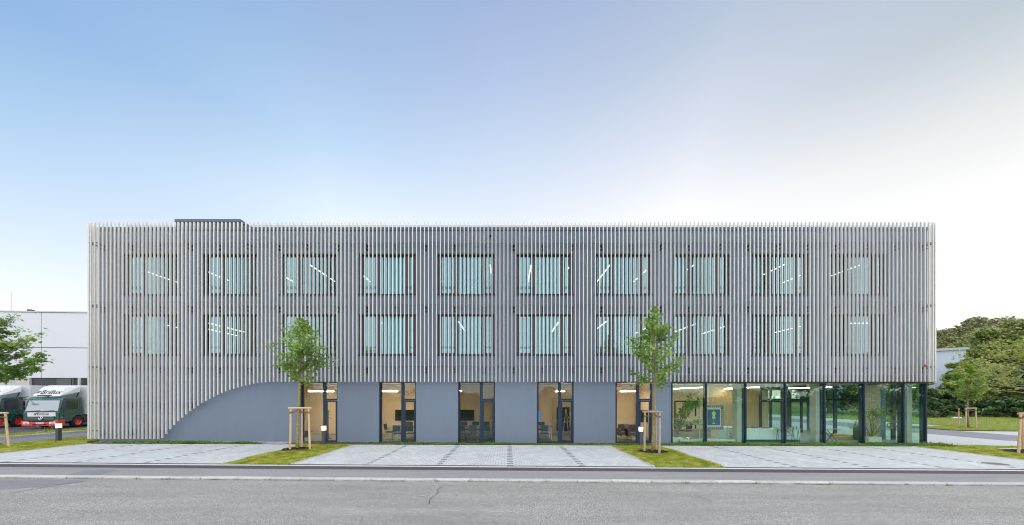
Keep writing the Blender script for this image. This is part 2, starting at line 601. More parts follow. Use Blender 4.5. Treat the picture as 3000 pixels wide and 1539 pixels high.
#@@GROUND
# ------------------------------------------------------------------ ground and streets
FAR = 420
mb = MB().poly([(x, y, G(x) * (1 if abs(x) < 100 else .3) - .16) for x, y in ((-FAR, -200), (FAR, -200), (FAR, 700), (-FAR, 700))])
o = link('ground', mesh('ground', mb, M_turf2)); o['kind'] = 'structure'
DR = 12.45
sheet('road', [(-90, ST(-90, 10.28)), (-90, -2), (90, -2), (90, ST(90, 10.28))], -.05, M_road)
sheet('far_pavement', [(-90, -2), (-90, -5), (90, -5), (90, -2)], -.046, M_walk)
sheet('pavement', [(-90, ST(-90, 10.47)), (90, ST(90, 10.47)), (90, ST(90, 11.70)), (-90, ST(-90, 11.70))], 0, M_walk)
sheet('asphalt_strip', [(-90, ST(-90, 11.66)), (90, ST(90, 11.66)), (90, ST(90, 12.16)), (-90, ST(-90, 12.16))], .004, M_dark)
# patch in the road at the left and one on the pavement
sheet('road_patch', [(X_(-60, 9.2), 9.12), (X_(60, 9.4), 9.42), (X_(180, 9.9), 9.85), (X_(252, 10.2), 10.28), (X_(130, 10.4), 10.42), (X_(-60, 10.5), 10.1)], -.046, M_side)
sheet('pavement_patch', [(X_(190, 10.7), 10.72), (X_(285, 10.7), 10.66), (X_(330, 11.4), 11.55), (X_(240, 11.4), 11.5)], .004, M_side)
# thin cracks in the carriageway
mk = MB()


def crack(pts, w=.008):
    for (a, b), (c, d) in zip(pts, pts[1:]):
        dx, dy = c - a, d - b
        ll = math.hypot(dx, dy); nx, ny = -dy / ll * w, dx / ll * w
        mk.quad((a - nx, b - ny, G(a) - .046), (c - nx, d - ny, G(c) - .046), (c + nx, d + ny, G(c) - .046), (a + nx, b + ny, G(a) - .046))


def gp(px, py):
    """ground point seen at a pixel"""
    D = (EYE * FOC) / (py - VY - .0034 * (px - VX))
    return ((px - VX) * D / FOC, D)


crack([gp(1297, 1420), gp(1284, 1428), gp(1280, 1434), gp(1286, 1437), gp(1277, 1445), gp(1262, 1453), gp(1257, 1463), gp(1258, 1470)])
crack([gp(1215, 1448), gp(1230, 1449), gp(1252, 1449)])
crack([gp(2036, 1446), gp(2060, 1455), gp(2092, 1466)])
crack([gp(30, 1440), gp(120, 1424), gp(190, 1414), gp(246, 1406)], .012)
o = link('road_crack', mesh('road_crack', mk, M_black)); o['kind'] = 'structure'

# low kerb: individual stones
kerb = thing('kerb', 'long row of low worn granite kerb stones between road and pavement', 'kerb', (0, 10.35, G(0)))
x = -27.0
i = 0
stone_meshes = []
for v in range(4):
    ln = (.88, .99, 1.08, .95)[v]
    b = MB()
    nseg = 6
    for q in range(nseg):
        xa, xb = ln * q / nseg, ln * (q + 1) / nseg
        ya, yb = random.uniform(-.008, .008), random.uniform(-.008, .008)
        if q: ya = pyb
        pyb = yb
        r = .012
        b.quad((xa, ya, -.09), (xb, yb, -.09), (xb, yb, -r), (xa, ya, -r))
        b.quad((xa, ya, -r), (xb, yb, -r), (xb, yb + r, 0), (xa, ya + r, 0))
        b.quad((xa, ya + r, 0), (xb, yb + r, 0), (xb, .19, 0), (xa, .19, 0))
    b.quad((0, 0, -.09), (0, .19, -.09), (0, .19, 0), (0, 0, 0)).quad((ln, 0, -.09), (ln, .19, -.09), (ln, .19, 0), (ln, 0, 0))
    stone_meshes.append((ln, mesh('kerb_stone', b, M_kerb)))
joints = []
while x < 27:
    ln, me = stone_meshes[i % 4 if i % 3 else random.randrange(4)]
    o = link('kerb_stone', me, kerb)
    o.location = Vector((x, ST(x, 10.285) + random.uniform(-.006, .006), G(x) + .012 + random.uniform(-.004, .004))) - WO[kerb.name]
    o.rotation_euler = (0, 0, -.0185 + random.uniform(-.004, .004))
    joints.append(x)
    x += ln + .014
    i += 1
sheet('kerb_bed', [(-90, ST(-90, 10.27)), (90, ST(90, 10.27)), (90, ST(90, 10.5)), (-90, ST(-90, 10.5))], -.03, M_soil)

# light channel edge and slotted drain
chan = thing('drain_channel', 'long slotted drain with dark grate and pale concrete edge along the pavement', 'drain', (0, DR, 0))
x = -27.0
em = MB().bbox(0, .992, 0, .135, -.06, 0, .006)
emm = mesh('channel_edge', em, M_edge)
while x < 27:
    o = link('edge_stone', emm, chan)
    o.location = Vector((x, ST(x, 12.17), G(x) + .012)) - WO[chan.name]
    o.rotation_euler = (0, 0, -.0185)
    x += 1.0
gb = MB()
for a, b_ in ((-27, -9.95), (-7.6, 5.0), (7.35, 19.8)):
    x = a
    while x < b_:
        gb.box(x, x + .016, ST(x, 12.325), ST(x, 12.435), G(x) - .03, G(x) + .010)
        x += .036 if abs(x) < 14 else .05
    gb.box(a, b_, 0, 0, 0, 0)
    gb.v = gb.v[:-8]; gb.f = gb.f[:-6]
    for yy in (12.315, 12.435):
        i0 = len(gb.v)
        gb.v += [(a, ST(a, yy), G(a) - .03), (b_, ST(b_, yy), G(b_) - .03), (b_, ST(b_, yy) + .012, G(b_) - .03), (a, ST(a, yy) + .012, G(a) - .03),
                 (a, ST(a, yy), G(a) + .012), (b_, ST(b_, yy), G(b_) + .012), (b_, ST(b_, yy) + .012, G(b_) + .012), (a, ST(a, yy) + .012, G(a) + .012)]
        for f in ((4, 5, 6, 7), (0, 1, 5, 4), (1, 2, 6, 5), (2, 3, 7, 6), (3, 0, 4, 7)):
            gb.f.append(tuple(i0 + k for k in f))
stuff(part('grate', gb, mat('rusty_iron', (.10, .06, .045), .7, noise=.4, scale=30), chan, recalc=False))
sheet('drain_bed', [(-27, ST(-27, 12.29)), (27, ST(27, 12.29)), (27, ST(27, 12.46)), (-27, ST(-27, 12.46))], -.035, M_black)

# pavers in the parking bays
PW = 2.525 / 12


def paving(name, x0, x1, lines, label):
    sheet(name + '_bed', [(x0, 12.45 - .0185 * x0), (x1, 12.45 - .0185 * x1), (x1, 17.62), (x0, 17.62)], -.006, M_joint)
    root = bpy.data.objects.new(name, None)
    COL.objects.link(root); root.location = ((x0 + x1) / 2, 15, 0); WO[root.name] = Vector(root.location)
    root['kind'] = 'structure'
    ph = .192
    rows = int((17.62 - 12.2) / ph) + 3
    cells = []
    for r in range(rows):
        y1 = 17.62 - r * ph
        y0 = y1 - ph
        odd = r % 2
        n = int(round((x1 - x0) / PW))
        pw = (x1 - x0) / n
        for c in range(-1, n + 1):
            xa = x0 + (c + .5 * odd) * pw
            xb = xa + pw
            xa, xb = max(xa, x0), min(xb, x1)
            if xb - xa < .03:
                continue
            ylim = ST((xa + xb) / 2, 12.455)
            ya = max(y0, ylim)
            if y1 - ya < .03:
                continue
            xm = (xa + xb) / 2
            dk = (not odd) and any(abs(xm - l_) < pw * .52 and xm <= l_ + .01 + pw * .5 for l_ in lines)
            cells.append((xa, xb, ya, y1, dk))
    cells.sort(key=lambda c: c[2])
    g = .0055
    whole = {}
    sm, sdk = MB(), MB()
    npart = 0
    for (xa, xb, ya, yb, dk) in cells:
        xm = (xa + xb) / 2
        inview = abs(xm) / ((ya + yb) / 2) < 1.42
        if npart < 290 and inview and (xb - xa) > .2 and yb - ya > .15:
            key = (round(xb - xa, 3), round(yb - ya, 3), dk)
            if key not in whole:
                w_, h_ = xb - xa - 2 * g, yb - ya - 2 * g
                whole[key] = mesh('paver', MB().bbox(0, w_, 0, h_, -.04, 0, .004), M_paverdp if dk else M_paverp)
            o = link('paver', whole[key], root)
            o.location = Vector((xa + g, ya + g, G(xm) + .002 + random.uniform(-.0015, .0015))) - WO[root.name]
            npart += 1
        else:
            z = G(xm) + .002 + random.uniform(-.0015, .0015)
            (sdk if dk else sm).bbox(xa + g, xb - g, ya + g, yb - g, z - .04, z, .004)
    stuff(part('pavers', sm, M_paver, root, recalc=False))
    if sdk.v:
        stuff(part('dark_pavers', sdk, M_paverd, root, recalc=False))
    return root


paving('middle_parking_paving', -7.58, 5.03, [-5.05, -2.52, 0, 2.52], '')
paving('left_parking_paving', -20.7, -10.1, [-18.15, -15.6, -13.05], '')
paving('right_parking_paving', 7.55, 20.05, [10.05, 12.55, 15.1, 17.6], '')
sheet('left_side_paving', [(-20.7, ST(-20.7, 12.46)), (-24, ST(-24, 12.46)), (-24, 12.9), (-20.7, 14)], -.01, M_joint)
# edging along the bays
edge_root = thing('edging', 'thin pale concrete edging around the parking bays and grass strips', 'edging', (0, 15, 0))
ee = mesh('edge_piece', MB().bbox(-.04, .04, 0, .985, -.08, 0, .006), M_edge)
for ex in (-20.75, -10.05, -7.63, 5.08, 7.5, 20.1):
    y = 12.5 - .0185 * ex
    while y < 17.5:
        o = link('edge_stone', ee, edge_root)
        o.location = Vector((ex, y, G(ex) + .02)) - WO[edge_root.name]
        y += 1.0
ef = mesh('edge_piece_long', MB().bbox(0, .985, -.035, .035, -.08, 0, .006), M_edge)
for a, b_ in ((-20.7, -10.1), (-7.6, 5.0), (7.55, 20.0)):
    x = a
    while x < b_ - .3:
        o = link('edge_stone', ef, edge_root)
        o.location = Vector((x, 17.66, G(x) + .012)) - WO[edge_root.name]
        x += 1.0
# grass strips
GR = [
    ('left_lawn', [(-24.62, 12.95), (-20.79, 12.85), (-20.79, 17.7), (-21.7, 18.5), (-21.7, 40), (-24.62, 40)]),
    ('left_grass_strip', [(-10.0, ST(-10, 12.33)), (-7.68, ST(-7.7, 12.33)), (-7.68, 17.7), (-10.0, 17.7)]),
    ('right_grass_strip', [(5.13, ST(5, 12.33)), (7.45, ST(7.4, 12.33)), (7.45, 17.7), (5.13, 17.7)]),
    ('right_lawn', [(20.15, 12.2), (34, 11.9), (34, 17.4), (25.8, 17.9), (22.1, 18.35), (20.15, 17.75)]),
]
for nm, pts in GR:
    sheet(nm, pts, .012, M_turf)
sheet('planting_bed', [(-21.6, 17.7), (22.2, 17.7), (22.2, 18.8), (-21.6, 18.8)], -.002, M_soil)
sheet('gravel_bed', [(-21.3, 18.36), (-10.6, 18.36), (-10.6, 18.76), (-21.3, 18.76)], .003, M_gravel)

# left side road, its kerb, strip and yard
sheet('side_road', [(-27.6, ST(-27, 12.5)), (-24.62, ST(-24, 12.46)), (-24.62, 80), (-27.6, 80)], -.03, M_side)
kl = thing('raised_kerb', 'raised concrete kerb along the side road by the parked trucks', 'kerb', (-27.7, 25, 0))
km = mesh('kerb_piece', MB().bbox(-.09, .09, 0, .99, -.1, .12, .015), M_kerb)
y = 12.8
while y < 40:
    o = link('kerb_stone', km, kl); o.location = Vector((-27.7, y, G(-27.7))) - WO[kl.name]; y += 1.0
sheet('verge', [(-29.9, 12.8), (-27.8, 12.8), (-27.8, 80), (-29.9, 80)], .06, M_turf)
sheet('yard', [(-120, 12.8), (-29.8, 12.8), (-29.8, 90), (-120, 90)], -.01, M_dark)

# right side: bays, side road, parking and lawn
sheet('side_bays', [(22.1, 18.4), (25.8, 17.95), (34, 17.4), (28.3, 20.4), (28.3, 60), (22.1, 60)], .004, M_pave2)
sheet('right_side_road', [(28.32, 12), (33.1, 12), (33.1, 90), (28.32, 90)], -.004, M_side)
sheet('right_parking', [(33.1, 12), (38.3, 12), (38.3, 80), (33.1, 80)], 0, M_pave2)
sheet('tree_island', [(33.2, 26.9), (33.6, 26.4), (38.3, 26.0), (38.3, 30.3), (34.0, 30.3), (33.2, 29.6)], .05, M_turf2)
sheet('far_lawn', [(38.3, 12), (130, 12), (130, 140), (38.3, 140)], .03, M_turf2)
# a drain pipe cover plate in front of the wall and the manhole
c = gp(815, 1300)
sheet('concrete_plate', [(c[0] - .75, 17.85), (c[0] + .55, 17.85), (c[0] + .5, 18.2), (c[0] - .5, 18.2)], .03, M_edge)
#@@BUILDING
# ------------------------------------------------------------------ the office building
B = thing('office_building', 'three storey grey blue office building behind a screen of pale vertical slats', 'building', (0, FW, 0))
XL, XR = -21.36, 21.95
ZT = 11.27
GL = wx(1968)          # left edge of the showroom glazing
WIN_U = [(wx(361 + 230.2 * k), wx(361 + 230.2 * k + 166.8)) for k in range(10)]
UZ = [(wz(862), wz(743)), (wz(1038.8), wz(920.5))]
GX = [880, 1110.5, 1341.7, 1572.7, 1803]
WIN_G = [(wx(p), wx(p + 108.3)) for p in GX]
GZ = (-.06, wz(1118.5))
TH = .34
holes = [(a, b, z0, z1) for (z0, z1) in UZ for (a, b) in WIN_U] + [(a, b, GZ[0], GZ[1]) for a, b in WIN_G] + [(GL, XR, -.2, GZ[1])]
xs = sorted({XL, XR} | {h[0] for h in holes} | {h[1] for h in holes})
zs = sorted({-.3, ZT - .14} | {h[2] for h in holes} | {h[3] for h in holes})
fw = MB()
for xa, xb in zip(xs, xs[1:]):
    for za, zb in zip(zs, zs[1:]):
        cx, cz = (xa + xb) / 2, (za + zb) / 2
        if any(h[0] < cx < h[1] and h[2] < cz < h[3] for h in holes):
            continue
        fw.quad((xa, FW, za), (xb, FW, za), (xb, FW, zb), (xa, FW, zb))
        fw.quad((xb, FW + TH, za), (xa, FW + TH, za), (xa, FW + TH, zb), (xb, FW + TH, zb))
for h in holes[:-1]:
    a, b, z0, z1 = h
    fw.quad((a, FW, z0), (a, FW + TH, z0), (a, FW + TH, z1), (a, FW, z1))
    fw.quad((b, FW, z0), (b, FW, z1), (b, FW + TH, z1), (b, FW + TH, z0))
    fw.quad((a, FW, z1), (a, FW + TH, z1), (b, FW + TH, z1), (b, FW, z1))
    fw.quad((a, FW, z0), (b, FW, z0), (b, FW + TH, z0), (a, FW + TH, z0))
a, z1 = GL, GZ[1]
fw.quad((a, FW, -.3), (a, FW + TH, -.3), (a, FW + TH, z1), (a, FW, z1))
fw.quad((a, FW, z1), (a, FW + TH, z1), (XR, FW + TH, z1), (XR, FW, z1))
part('front_wall', fw, M_plaster, B, recalc=False)
DEPTH = 34.0
sw = MB().box(XL, XL + .3, FW + TH, DEPTH, -.3, ZT - .14)
part('side_wall', sw, M_plaster, B)
sw = MB().box(XR - .3, XR, FW + TH, DEPTH, GZ[1], ZT - .14).box(XR - .3, XR, 20.8, 21.85, -.3, GZ[1])
part('side_wall', sw, M_plaster, B)
part('concrete_pier', MB().box(XR - .345, XR - .303, 20.8, 21.85, -.1, GZ[1] - .1).box(XR - .33, XR - .302, 20.3, 20.8, 2.9, GZ[1] - .05), M_conc, B)
part('rear_wall', MB().box(XL, 19.5, DEPTH, DEPTH + .3, -.3, ZT - .14).box(19.5, XR, DEPTH, DEPTH + .3, GZ[1], ZT - .14), M_plaster, B)
part('roof', MB().box(XL + .3, XR - .3, FW + TH, DEPTH, 10.55, 10.8), M_cap, B)
pc = MB().box(XL - .04, XR + .04, FW - .05, FW + .4, ZT - .16, ZT).box(XL - .04, XL + .35, FW + .4, DEPTH, ZT - .16, ZT).box(XR - .35, XR + .04, FW + .4, DEPTH, ZT - .16, ZT)
part('parapet_cap', pc, M_cap, B)
# floors, ceilings
part('floor_slab', MB().box(XL + .3, XR - .35, FW + TH, DEPTH, 3.22, 3.6), M_ceil, B)
part('floor_slab', MB().box(XL + .3, XR - .35, FW + TH, DEPTH, 6.76, 7.0), M_ceil, B)
part('floor_slab', MB().box(XL + .3, XR - .35, FW + TH, DEPTH, 10.18, 10.5), M_ceil, B)
part('ground_floor', MB().box(XL + .3, XR - .02, FW + .0, DEPTH, -.3, -.055), M_floorin, B)
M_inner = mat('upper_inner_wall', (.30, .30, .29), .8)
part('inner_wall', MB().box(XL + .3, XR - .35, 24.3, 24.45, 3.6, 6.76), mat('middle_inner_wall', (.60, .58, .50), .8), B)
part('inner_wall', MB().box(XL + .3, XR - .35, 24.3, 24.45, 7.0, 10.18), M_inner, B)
# spandrel over the showroom glass
part('spandrel', MB().box(GL, XR + .01, FW - .02, FW - .002, GZ[1] + .02, 3.53), mat('spandrel_metal', (.07, .09, .13), .5), B)
part('glazing_head', MB().box(GL, XR + .02, FW - .06, FW + .1, GZ[1] - .10, GZ[1] + .02), M_black, B)
part('glazing_sill', MB().box(GL, XR + .02, FW - .05, FW + .1, -.14, -.03), M_frame, B)

# --- upper windows
WW = WIN_U[0][1] - WIN_U[0][0]
WH = UZ[0][1] - UZ[0][0]
fr = [0, .045, .30, .352, .785, .835, .955, 1]
f_ = MB()
yf0, yf1 = FW + .16, FW + .25
for a, b in ((0, .045), (.30, .352), (.785, .835), (.955, 1)):
    f_.box(a * WW, b * WW, yf0, yf1, 0, WH)
for a, b, t in ((.045, .30, .10), (.352, .785, .055), (.835, .955, .10)):
    f_.box(a * WW, b * WW, yf0 + .004, yf1, 0, t)
    f_.box(a * WW, b * WW, yf0 + .004, yf1, WH - t, WH)
for a, b in ((.045, .30), (.835, .955)):
    f_.box(a * WW, a * WW + .045, yf0 - .012, yf0 + .004, .06, WH - .06)
    f_.box(b * WW - .045, b * WW, yf0 - .012, yf0 + .004, .06, WH - .06)
me_frame = mesh('window', f_, mat('upper_frame_metal', (.055, .06, .078), .5))
me_panes = [mesh('pane', MB().quad((a * WW, FW + .20, .03), (b * WW, FW + .20, .03), (b * WW, FW + .20, WH - .03), (a * WW, FW + .20, WH - .03)), M_glassU)
            for a, b in ((.04, .305), (.347, .79), (.83, .96))]
hr = MB()
for a, b in ((.02, .33), (.81, .985)):
    for z in (.36, .395):
        hr.box(a * WW, b * WW, FW + .05, FW + .066, z, z + .014)
me_hr = mesh('handrail', hr, M_black)
sill = MB().box(-.04, WW + .04, FW - .045, FW + .16, -.05, -.012).box(-.04, WW + .04, FW - .055, FW - .045, -.075, -.01)
me_sill = mesh('sill', sill, M_frame)
me_head = mesh('blind_box', MB().box(0.002, WW - .002, FW + .015, FW + .15, WH - .06, WH - .002), M_black)
M_blind = mat('blind', (.62, .68, .66), .8)
for r, (z0, z1) in enumerate(UZ):
    for k, (a, b) in enumerate(WIN_U):
        wv = link('window', me_frame, B)
        wv.location = Vector((a, 0, z0)) - WO[B.name]
        for me in me_panes:
            link('pane', me, wv).location = (0, 0, 0)
        link('handrail', me_hr, wv).location = (0, 0, 0)
        link('sill', me_sill, wv).location = (0, 0, 0)
        link('blind_box', me_head, wv).location = (0, 0, 0)
        blind = {(1, 3): (.36, .78, .08), (0, 3): (.36, .78, .03), (1, 0): (.36, .6, .02), (0, 8): (.05, .30, .02), (0, 1): (.36, .9, .02), (0, 5): (.84, .95, .3), (0, 7): (.05, .3, .02), (1, 9): (.36, .5, .3)}.get((r, k))
        if blind:
            bm_ = MB()
            n = 16
            xa, xb = blind[0] * WW, blind[1] * WW
            for q in range(n):
                u0, u1 = xa + (xb - xa) * q / n, xa + (xb - xa) * (q + 1) / n
                y0_, y1_ = FW + .42 + .03 * (q % 2), FW + .42 + .03 * ((q + 1) % 2)
                bm_.quad((u0, y0_, .1), (u1, y1_, .1), (u1, y1_, WH * (1 - blind[2])), (u0, y0_, WH * (1 - blind[2])))
            link('curtain', mesh('curtain', bm_, M_blind), wv).location = (0, 0, 0)

# --- ground floor windows with a narrow door
GW = WIN_G[0][1] - WIN_G[0][0]
GH = GZ[1] - GZ[0]
gf = MB()
y0_, y1_ = FW + .10, FW + .19
for a, b in ((0, .055), (.585, .665), (.965, 1)):
    gf.box(a * GW, b * GW, y0_, y1_, 0, GH)
gf.box(.055 * GW, .585 * GW, y0_ + .004, y1_, 0, .11).box(.055 * GW, .585 * GW, y0_ + .004, y1_, GH - .055, GH)
gf.box(.665 * GW, .965 * GW, y0_ + .004, y1_, 0, .05).box(.665 * GW, .965 * GW, y0_ + .004, y1_, GH - .055, GH)
gf.box(.665 * GW, .965 * GW, y0_ + .004, y1_, 2.28, 2.36)
me_gf = mesh('tall_window', gf, M_frame)
dl = MB()
xa, xb = .668 * GW, .962 * GW
dl.box(xa, xa + .055, y0_ - .02, y1_ - .02, .055, 2.27).box(xb - .055, xb, y0_ - .02, y1_ - .02, .055, 2.27)
dl.box(xa + .055, xb - .055, y0_ - .018, y1_ - .02, .055, .17).box(xa + .055, xb - .055, y0_ - .018, y1_ - .02, 2.19, 2.27)
me_dl = mesh('door_leaf', dl, M_frame)
me_gp = [mesh('pane', MB().quad((a, FW + .145, z0), (b, FW + .145, z0), (b, FW + .145, z1), (a, FW + .145, z1)), M_glassG)
         for a, b, z0, z1 in ((.05 * GW, .59 * GW, .1, GH - .05), (.66 * GW, .97 * GW, 2.35, GH - .05), (xa + .05, xb - .05, .16, 2.2))]
gs = MB().box(-.0, GW, FW - .04, FW + .1, -.06, -.004)
for q in range(8):
    gs.box(.1 + q * GW / 8.3, .13 + q * GW / 8.3, FW - .05, FW - .04, -.03, .01)
me_gs = mesh('sill', gs, M_rail)
gr = MB().box(.0, .06, FW + .01, FW + .09, 0, GH)
for q in range(4):
    gr.box(.055, .075, FW + .03, FW + .05, .3 + q * .75, .33 + q * .75)
me_gr = mesh('guide_rail', gr, M_black)
me_gh = mesh('blind_box', MB().box(.002, GW - .002, FW + .0, FW + .095, GH - .05, GH - .002), M_black)
for k, (a, b) in enumerate(WIN_G):
    wv = link('tall_window', me_gf, B)
    wv.location = Vector((a, 0, GZ[0])) - WO[B.name]
    link('door_leaf', me_dl, wv).location = (0, 0, 0)
    for me in me_gp:
        link('pane', me, wv).location = (0, 0, 0)
    link('sill', me_gs, wv).location = (0, 0, 0)
    link('blind_box', me_gh, wv).location = (0, 0, 0)
    g_ = link('guide_rail', me_gr, wv)
    g_.location = (0, 0, 0)

# --- showroom glazing
cols = [1968, 2069, 2184.6, 2301, 2416, 2531.5, 2647, 2712.5]
YG = FW + .03
ZB = -.03
for k in range(7):
    a, b = wx(cols[k]), wx(cols[k + 1])
    part('pane', MB().quad((a, YG, ZB), (b, YG, ZB), (b, YG, GZ[1] - .1), (a, YG, GZ[1] - .1)), M_glassS, B, recalc=False)
for k in range(8):
    a = wx(cols[k])
    w_ = .055
    mm = MB().box(a - w_ / 2, a + w_ / 2, FW - .04, FW + .02, ZB, GZ[1] - .1).box(a - .045, a + .045, FW + .04, FW + .26, ZB, GZ[1] - .1)
    part('mullion', mm, M_frame, B)
# side glazing seen through the corner
segs = [(FW + .3, 20.3), (20.3, 20.8), (21.85, 23.9), (23.9, 26.0), (26.0, 28.1), (28.1, 30.2)]
for a, b in segs:
    part('pane', MB().quad((XR - .03, a, ZB), (XR - .03, b, ZB), (XR - .03, b, GZ[1] - .1), (XR - .03, a, GZ[1] - .1)), M_glassS, B, recalc=False)
for y in (20.3, 21.9, 23.9, 26.0, 28.1, 30.2):
    part('mullion', MB().box(XR - .22, XR, y - .04, y + .04, ZB, GZ[1] - .1), M_frame, B)
part('transom', MB().box(XR - .16, XR - .05, 21.9, 30.2, 2.15, 2.27), M_frame, B)

# --- interiors: partitions
RB = 23.9
pt = MB()
pw = [-14.6, -8.75, -4.25, .55, 4.75, 8.5]
for x in pw:
    part('partition_wall', MB().box(x - .06, x + .06, FW + TH, RB, -.05, 3.2), M_wallin, B)
part('back_wall', MB().box(-14.6, 8.5, RB, RB + .12, -.05, 3.2), M_wallin, B)
part('back_wall', MB().box(8.5, 15.2, 27.0, 27.12, -.05, 3.2).box(18.9, 19.6, 27.0, 27.12, -.05, 3.2), M_wallin, B)
part('column', MB().box(12.42, 12.8, 19.4, 19.8, -.05, 3.2), M_conc, B)
part('column', MB().box(16.68, 17.06, 19.4, 19.8, -.05, 3.2), M_conc, B)
part('column', MB().box(21.35, 21.62, 19.15, 19.5, -.05, 3.2), M_conc, B)
# dark glazed partition of the entrance behind the counter
DP = 24.6
dpf = MB()
for a, b, z0, z1 in ((2225, 2233, 1293, 1134), (2256, 2262, 1293, 1134), (2289, 2298, 1293, 1134), (2310, 2319, 1293, 1134), (2346, 2352, 1293, 1134), (2372, 2380, 1293, 1134)):
    dpf.box(X_(a, DP), X_(b, DP), DP, DP + .08, -.05, 2.9)
dpf.box(X_(2225, DP), X_(2420, DP), DP + .003, DP + .077, 2.04, 2.2).box(X_(2225, DP), X_(2420, DP), DP + .003, DP + .077, 2.85, 3.1)
part('partition_frame', dpf, M_black, B)
part('partition_pane', MB().quad((X_(2225, DP), DP + .04, 0), (X_(2420, DP), DP + .04, 0), (X_(2420, DP), DP + .04, 2.9), (X_(2225, DP), DP + .04, 2.9)), M_glassG, B, recalc=False)
part('wood_panelling', MB().box(15.2, 18.9, 27.02, 27.12, -.05, 3.2), M_wood, B)
df = MB().box(12.55, 12.63, 26.93, 26.995, 0, 2.1).box(14.1, 14.18, 26.93, 26.995, 0, 2.1).box(12.63, 14.1, 26.93, 26.995, 2.02, 2.1).box(13.55, 13.6, 26.935, 26.99, 0, 2.02)
part('inner_door_frame', df, M_black, B)
# ceiling vents in the showroom
for px in (2007, 2130, 2251, 2280, 2374):
    part('ceiling_unit', MB().box(X_(px, 20) - .09, X_(px, 20) + .09, 19.95, 20.15, 2.94, 3.2), M_wallwh, B)

# --- slat screen
SP = 18.4
def slat_bottom(px):
    tab = [(471.5, 1287), (483.7, 1274), (495, 1260.4), (506.5, 1248.3), (518, 1236.8), (529.8, 1226.2), (541.6, 1216.2), (553, 1207.1), (564.8, 1198.6),
           (576.6, 1190.5), (588.1, 1183.2), (600, 1176.2), (611.5, 1169.6), (623.3, 1163.8), (635.1, 1158), (647, 1152.9), (658, 1148), (670, 1143.5),
           (681.7, 1139.9), (693.5, 1136.3), (705.4, 1133), (717, 1129.9), (729, 1127.2), (740.5, 1124.8), (752, 1123), (763.8, 1121.4), (775.6, 1120.3), (787, 1118.6)]
    return float(np.interp(px, [t[0] for t in tab], [t[1] for t in tab]))


SW, SDP = .042, .085
ZJ1, ZJ2 = EYE + (VY - 886) * SP / FOC, EYE + (VY - 1119.5) * SP / FOC
prof = [(-.5, .18), (-.42, .04), (-.28, 0), (.28, 0), (.42, .04), (.5, .18), (.5, 1), (-.5, 1)]


def slat_mesh(z0, z1, front=True):
    """hollow section slat with recessed joints"""
    mb = MB()
    cuts = [z0]
    for zj in (ZJ2, ZJ1):
        if z0 + .1 < zj < z1:
            cuts += [zj - .009, zj + .009]
    cuts.append(z1)
    n = len(prof)
    for i in range(len(cuts) - 1):
        gap = i % 2 == 1
        k = .78 if gap else 1
        base = len(mb.v)
        for z in (cuts[i], cuts[i + 1]):
            for u, w in prof:
                mb.v.append((u * SW * k, (w - .5) * SDP * k + SDP * .5, z))
        for q in range(n):
            mb.f.append((base + q, base + (q + 1) % n, base + n + (q + 1) % n, base + n + q))
        if not gap:
            mb.f.append(tuple(base + q for q in reversed(range(n))))
            mb.f.append(tuple(base + n + q for q in range(n)))
    return mesh('slat', mb, M_slat)


cache = {}
ZTOP = EYE + (VY - 650.5) * SP / FOC
nslat = 0
for k in range(-101, 112):
    px = 1441.4 + 11.66 * k
    py = slat_bottom(px + 0.5)
    z0 = round(EYE + (VY - py) * SP / FOC, 3)
    if z0 not in cache:
        cache[z0] = slat_mesh(z0, ZTOP)
    o = link('slat', cache[z0], B)
    o.rotation_euler = (0, 0, random.uniform(-.02, .02))
    o.location = Vector((X_(px, SP), SP, 0)) - WO[B.name]
    nslat += 1
zc = EYE + (VY - 1287) * SP / FOC
sideL = cache[min(cache)]
sideR = cache[max(cache)]
for side in (-1, 1):
    for j in range(36):
        o = link('slat', sideL if side < 0 else sideR, B)
        o.location = Vector((side * (21.73 if side < 0 else 22.18), SP + .15 + j * .2035, 0)) - WO[B.name]
        o.rotation_euler = (0, 0, -PI / 2 if side < 0 else PI / 2)
part('corner_panel', MB().box(XR + .05, 22.06, 18.98, 19.0, 3.22, 11.05), M_slat, B)
# rails and brackets
rl = [(10.35, XL, XR), (7.13, XL, XR), (3.95, XL, XR)]
for z, a, b in rl:
    part('rail', MB().box(-21.6, 22.05, SP + SDP + .002, SP + SDP + .03, z - .035, z + .035), M_rail, B)
    for sx, xx in ((-1, -21.625), (1, 22.075)):
        part('rail', MB().box(xx - .013, xx + .013, SP + .2, SP + 7.4, z - .035, z + .035), M_rail, B)
part('rail', MB().box(-21.6, X_(588, SP), SP + SDP + .002, SP + SDP + .03, 2.06, 2.13), M_rail, B)
part('rail', MB().box(-21.6, X_(486, SP), SP + SDP + .002, SP + SDP + .03, .62, .69), M_rail, B)
bk = MB().box(-.035, .035, SP + SDP + .03, FW - .001, -.05, .0).box(-.05, .05, FW - .022, FW - .001, -.09, .04).box(-.03, .03, SP + SDP + .03, FW - .002, -.24, -.2).box(-.05, .05, FW - .021, FW - .001, -.26, -.17)
me_bk = mesh('bracket', bk, M_black)
for z, a, b in rl:
    x = -21.1
    while x < 21.9:
        o = link('bracket', me_bk, B); o.location = Vector((x, 0, z - .05)) - WO[B.name]
        x += 1.53
for z, xe in ((2.1, -16.2), (.66, -17.9)):
    x = -21.1
    while x < xe:
        o = link('bracket', me_bk, B); o.location = Vector((x, 0, z)) - WO[B.name]
        x += 1.53
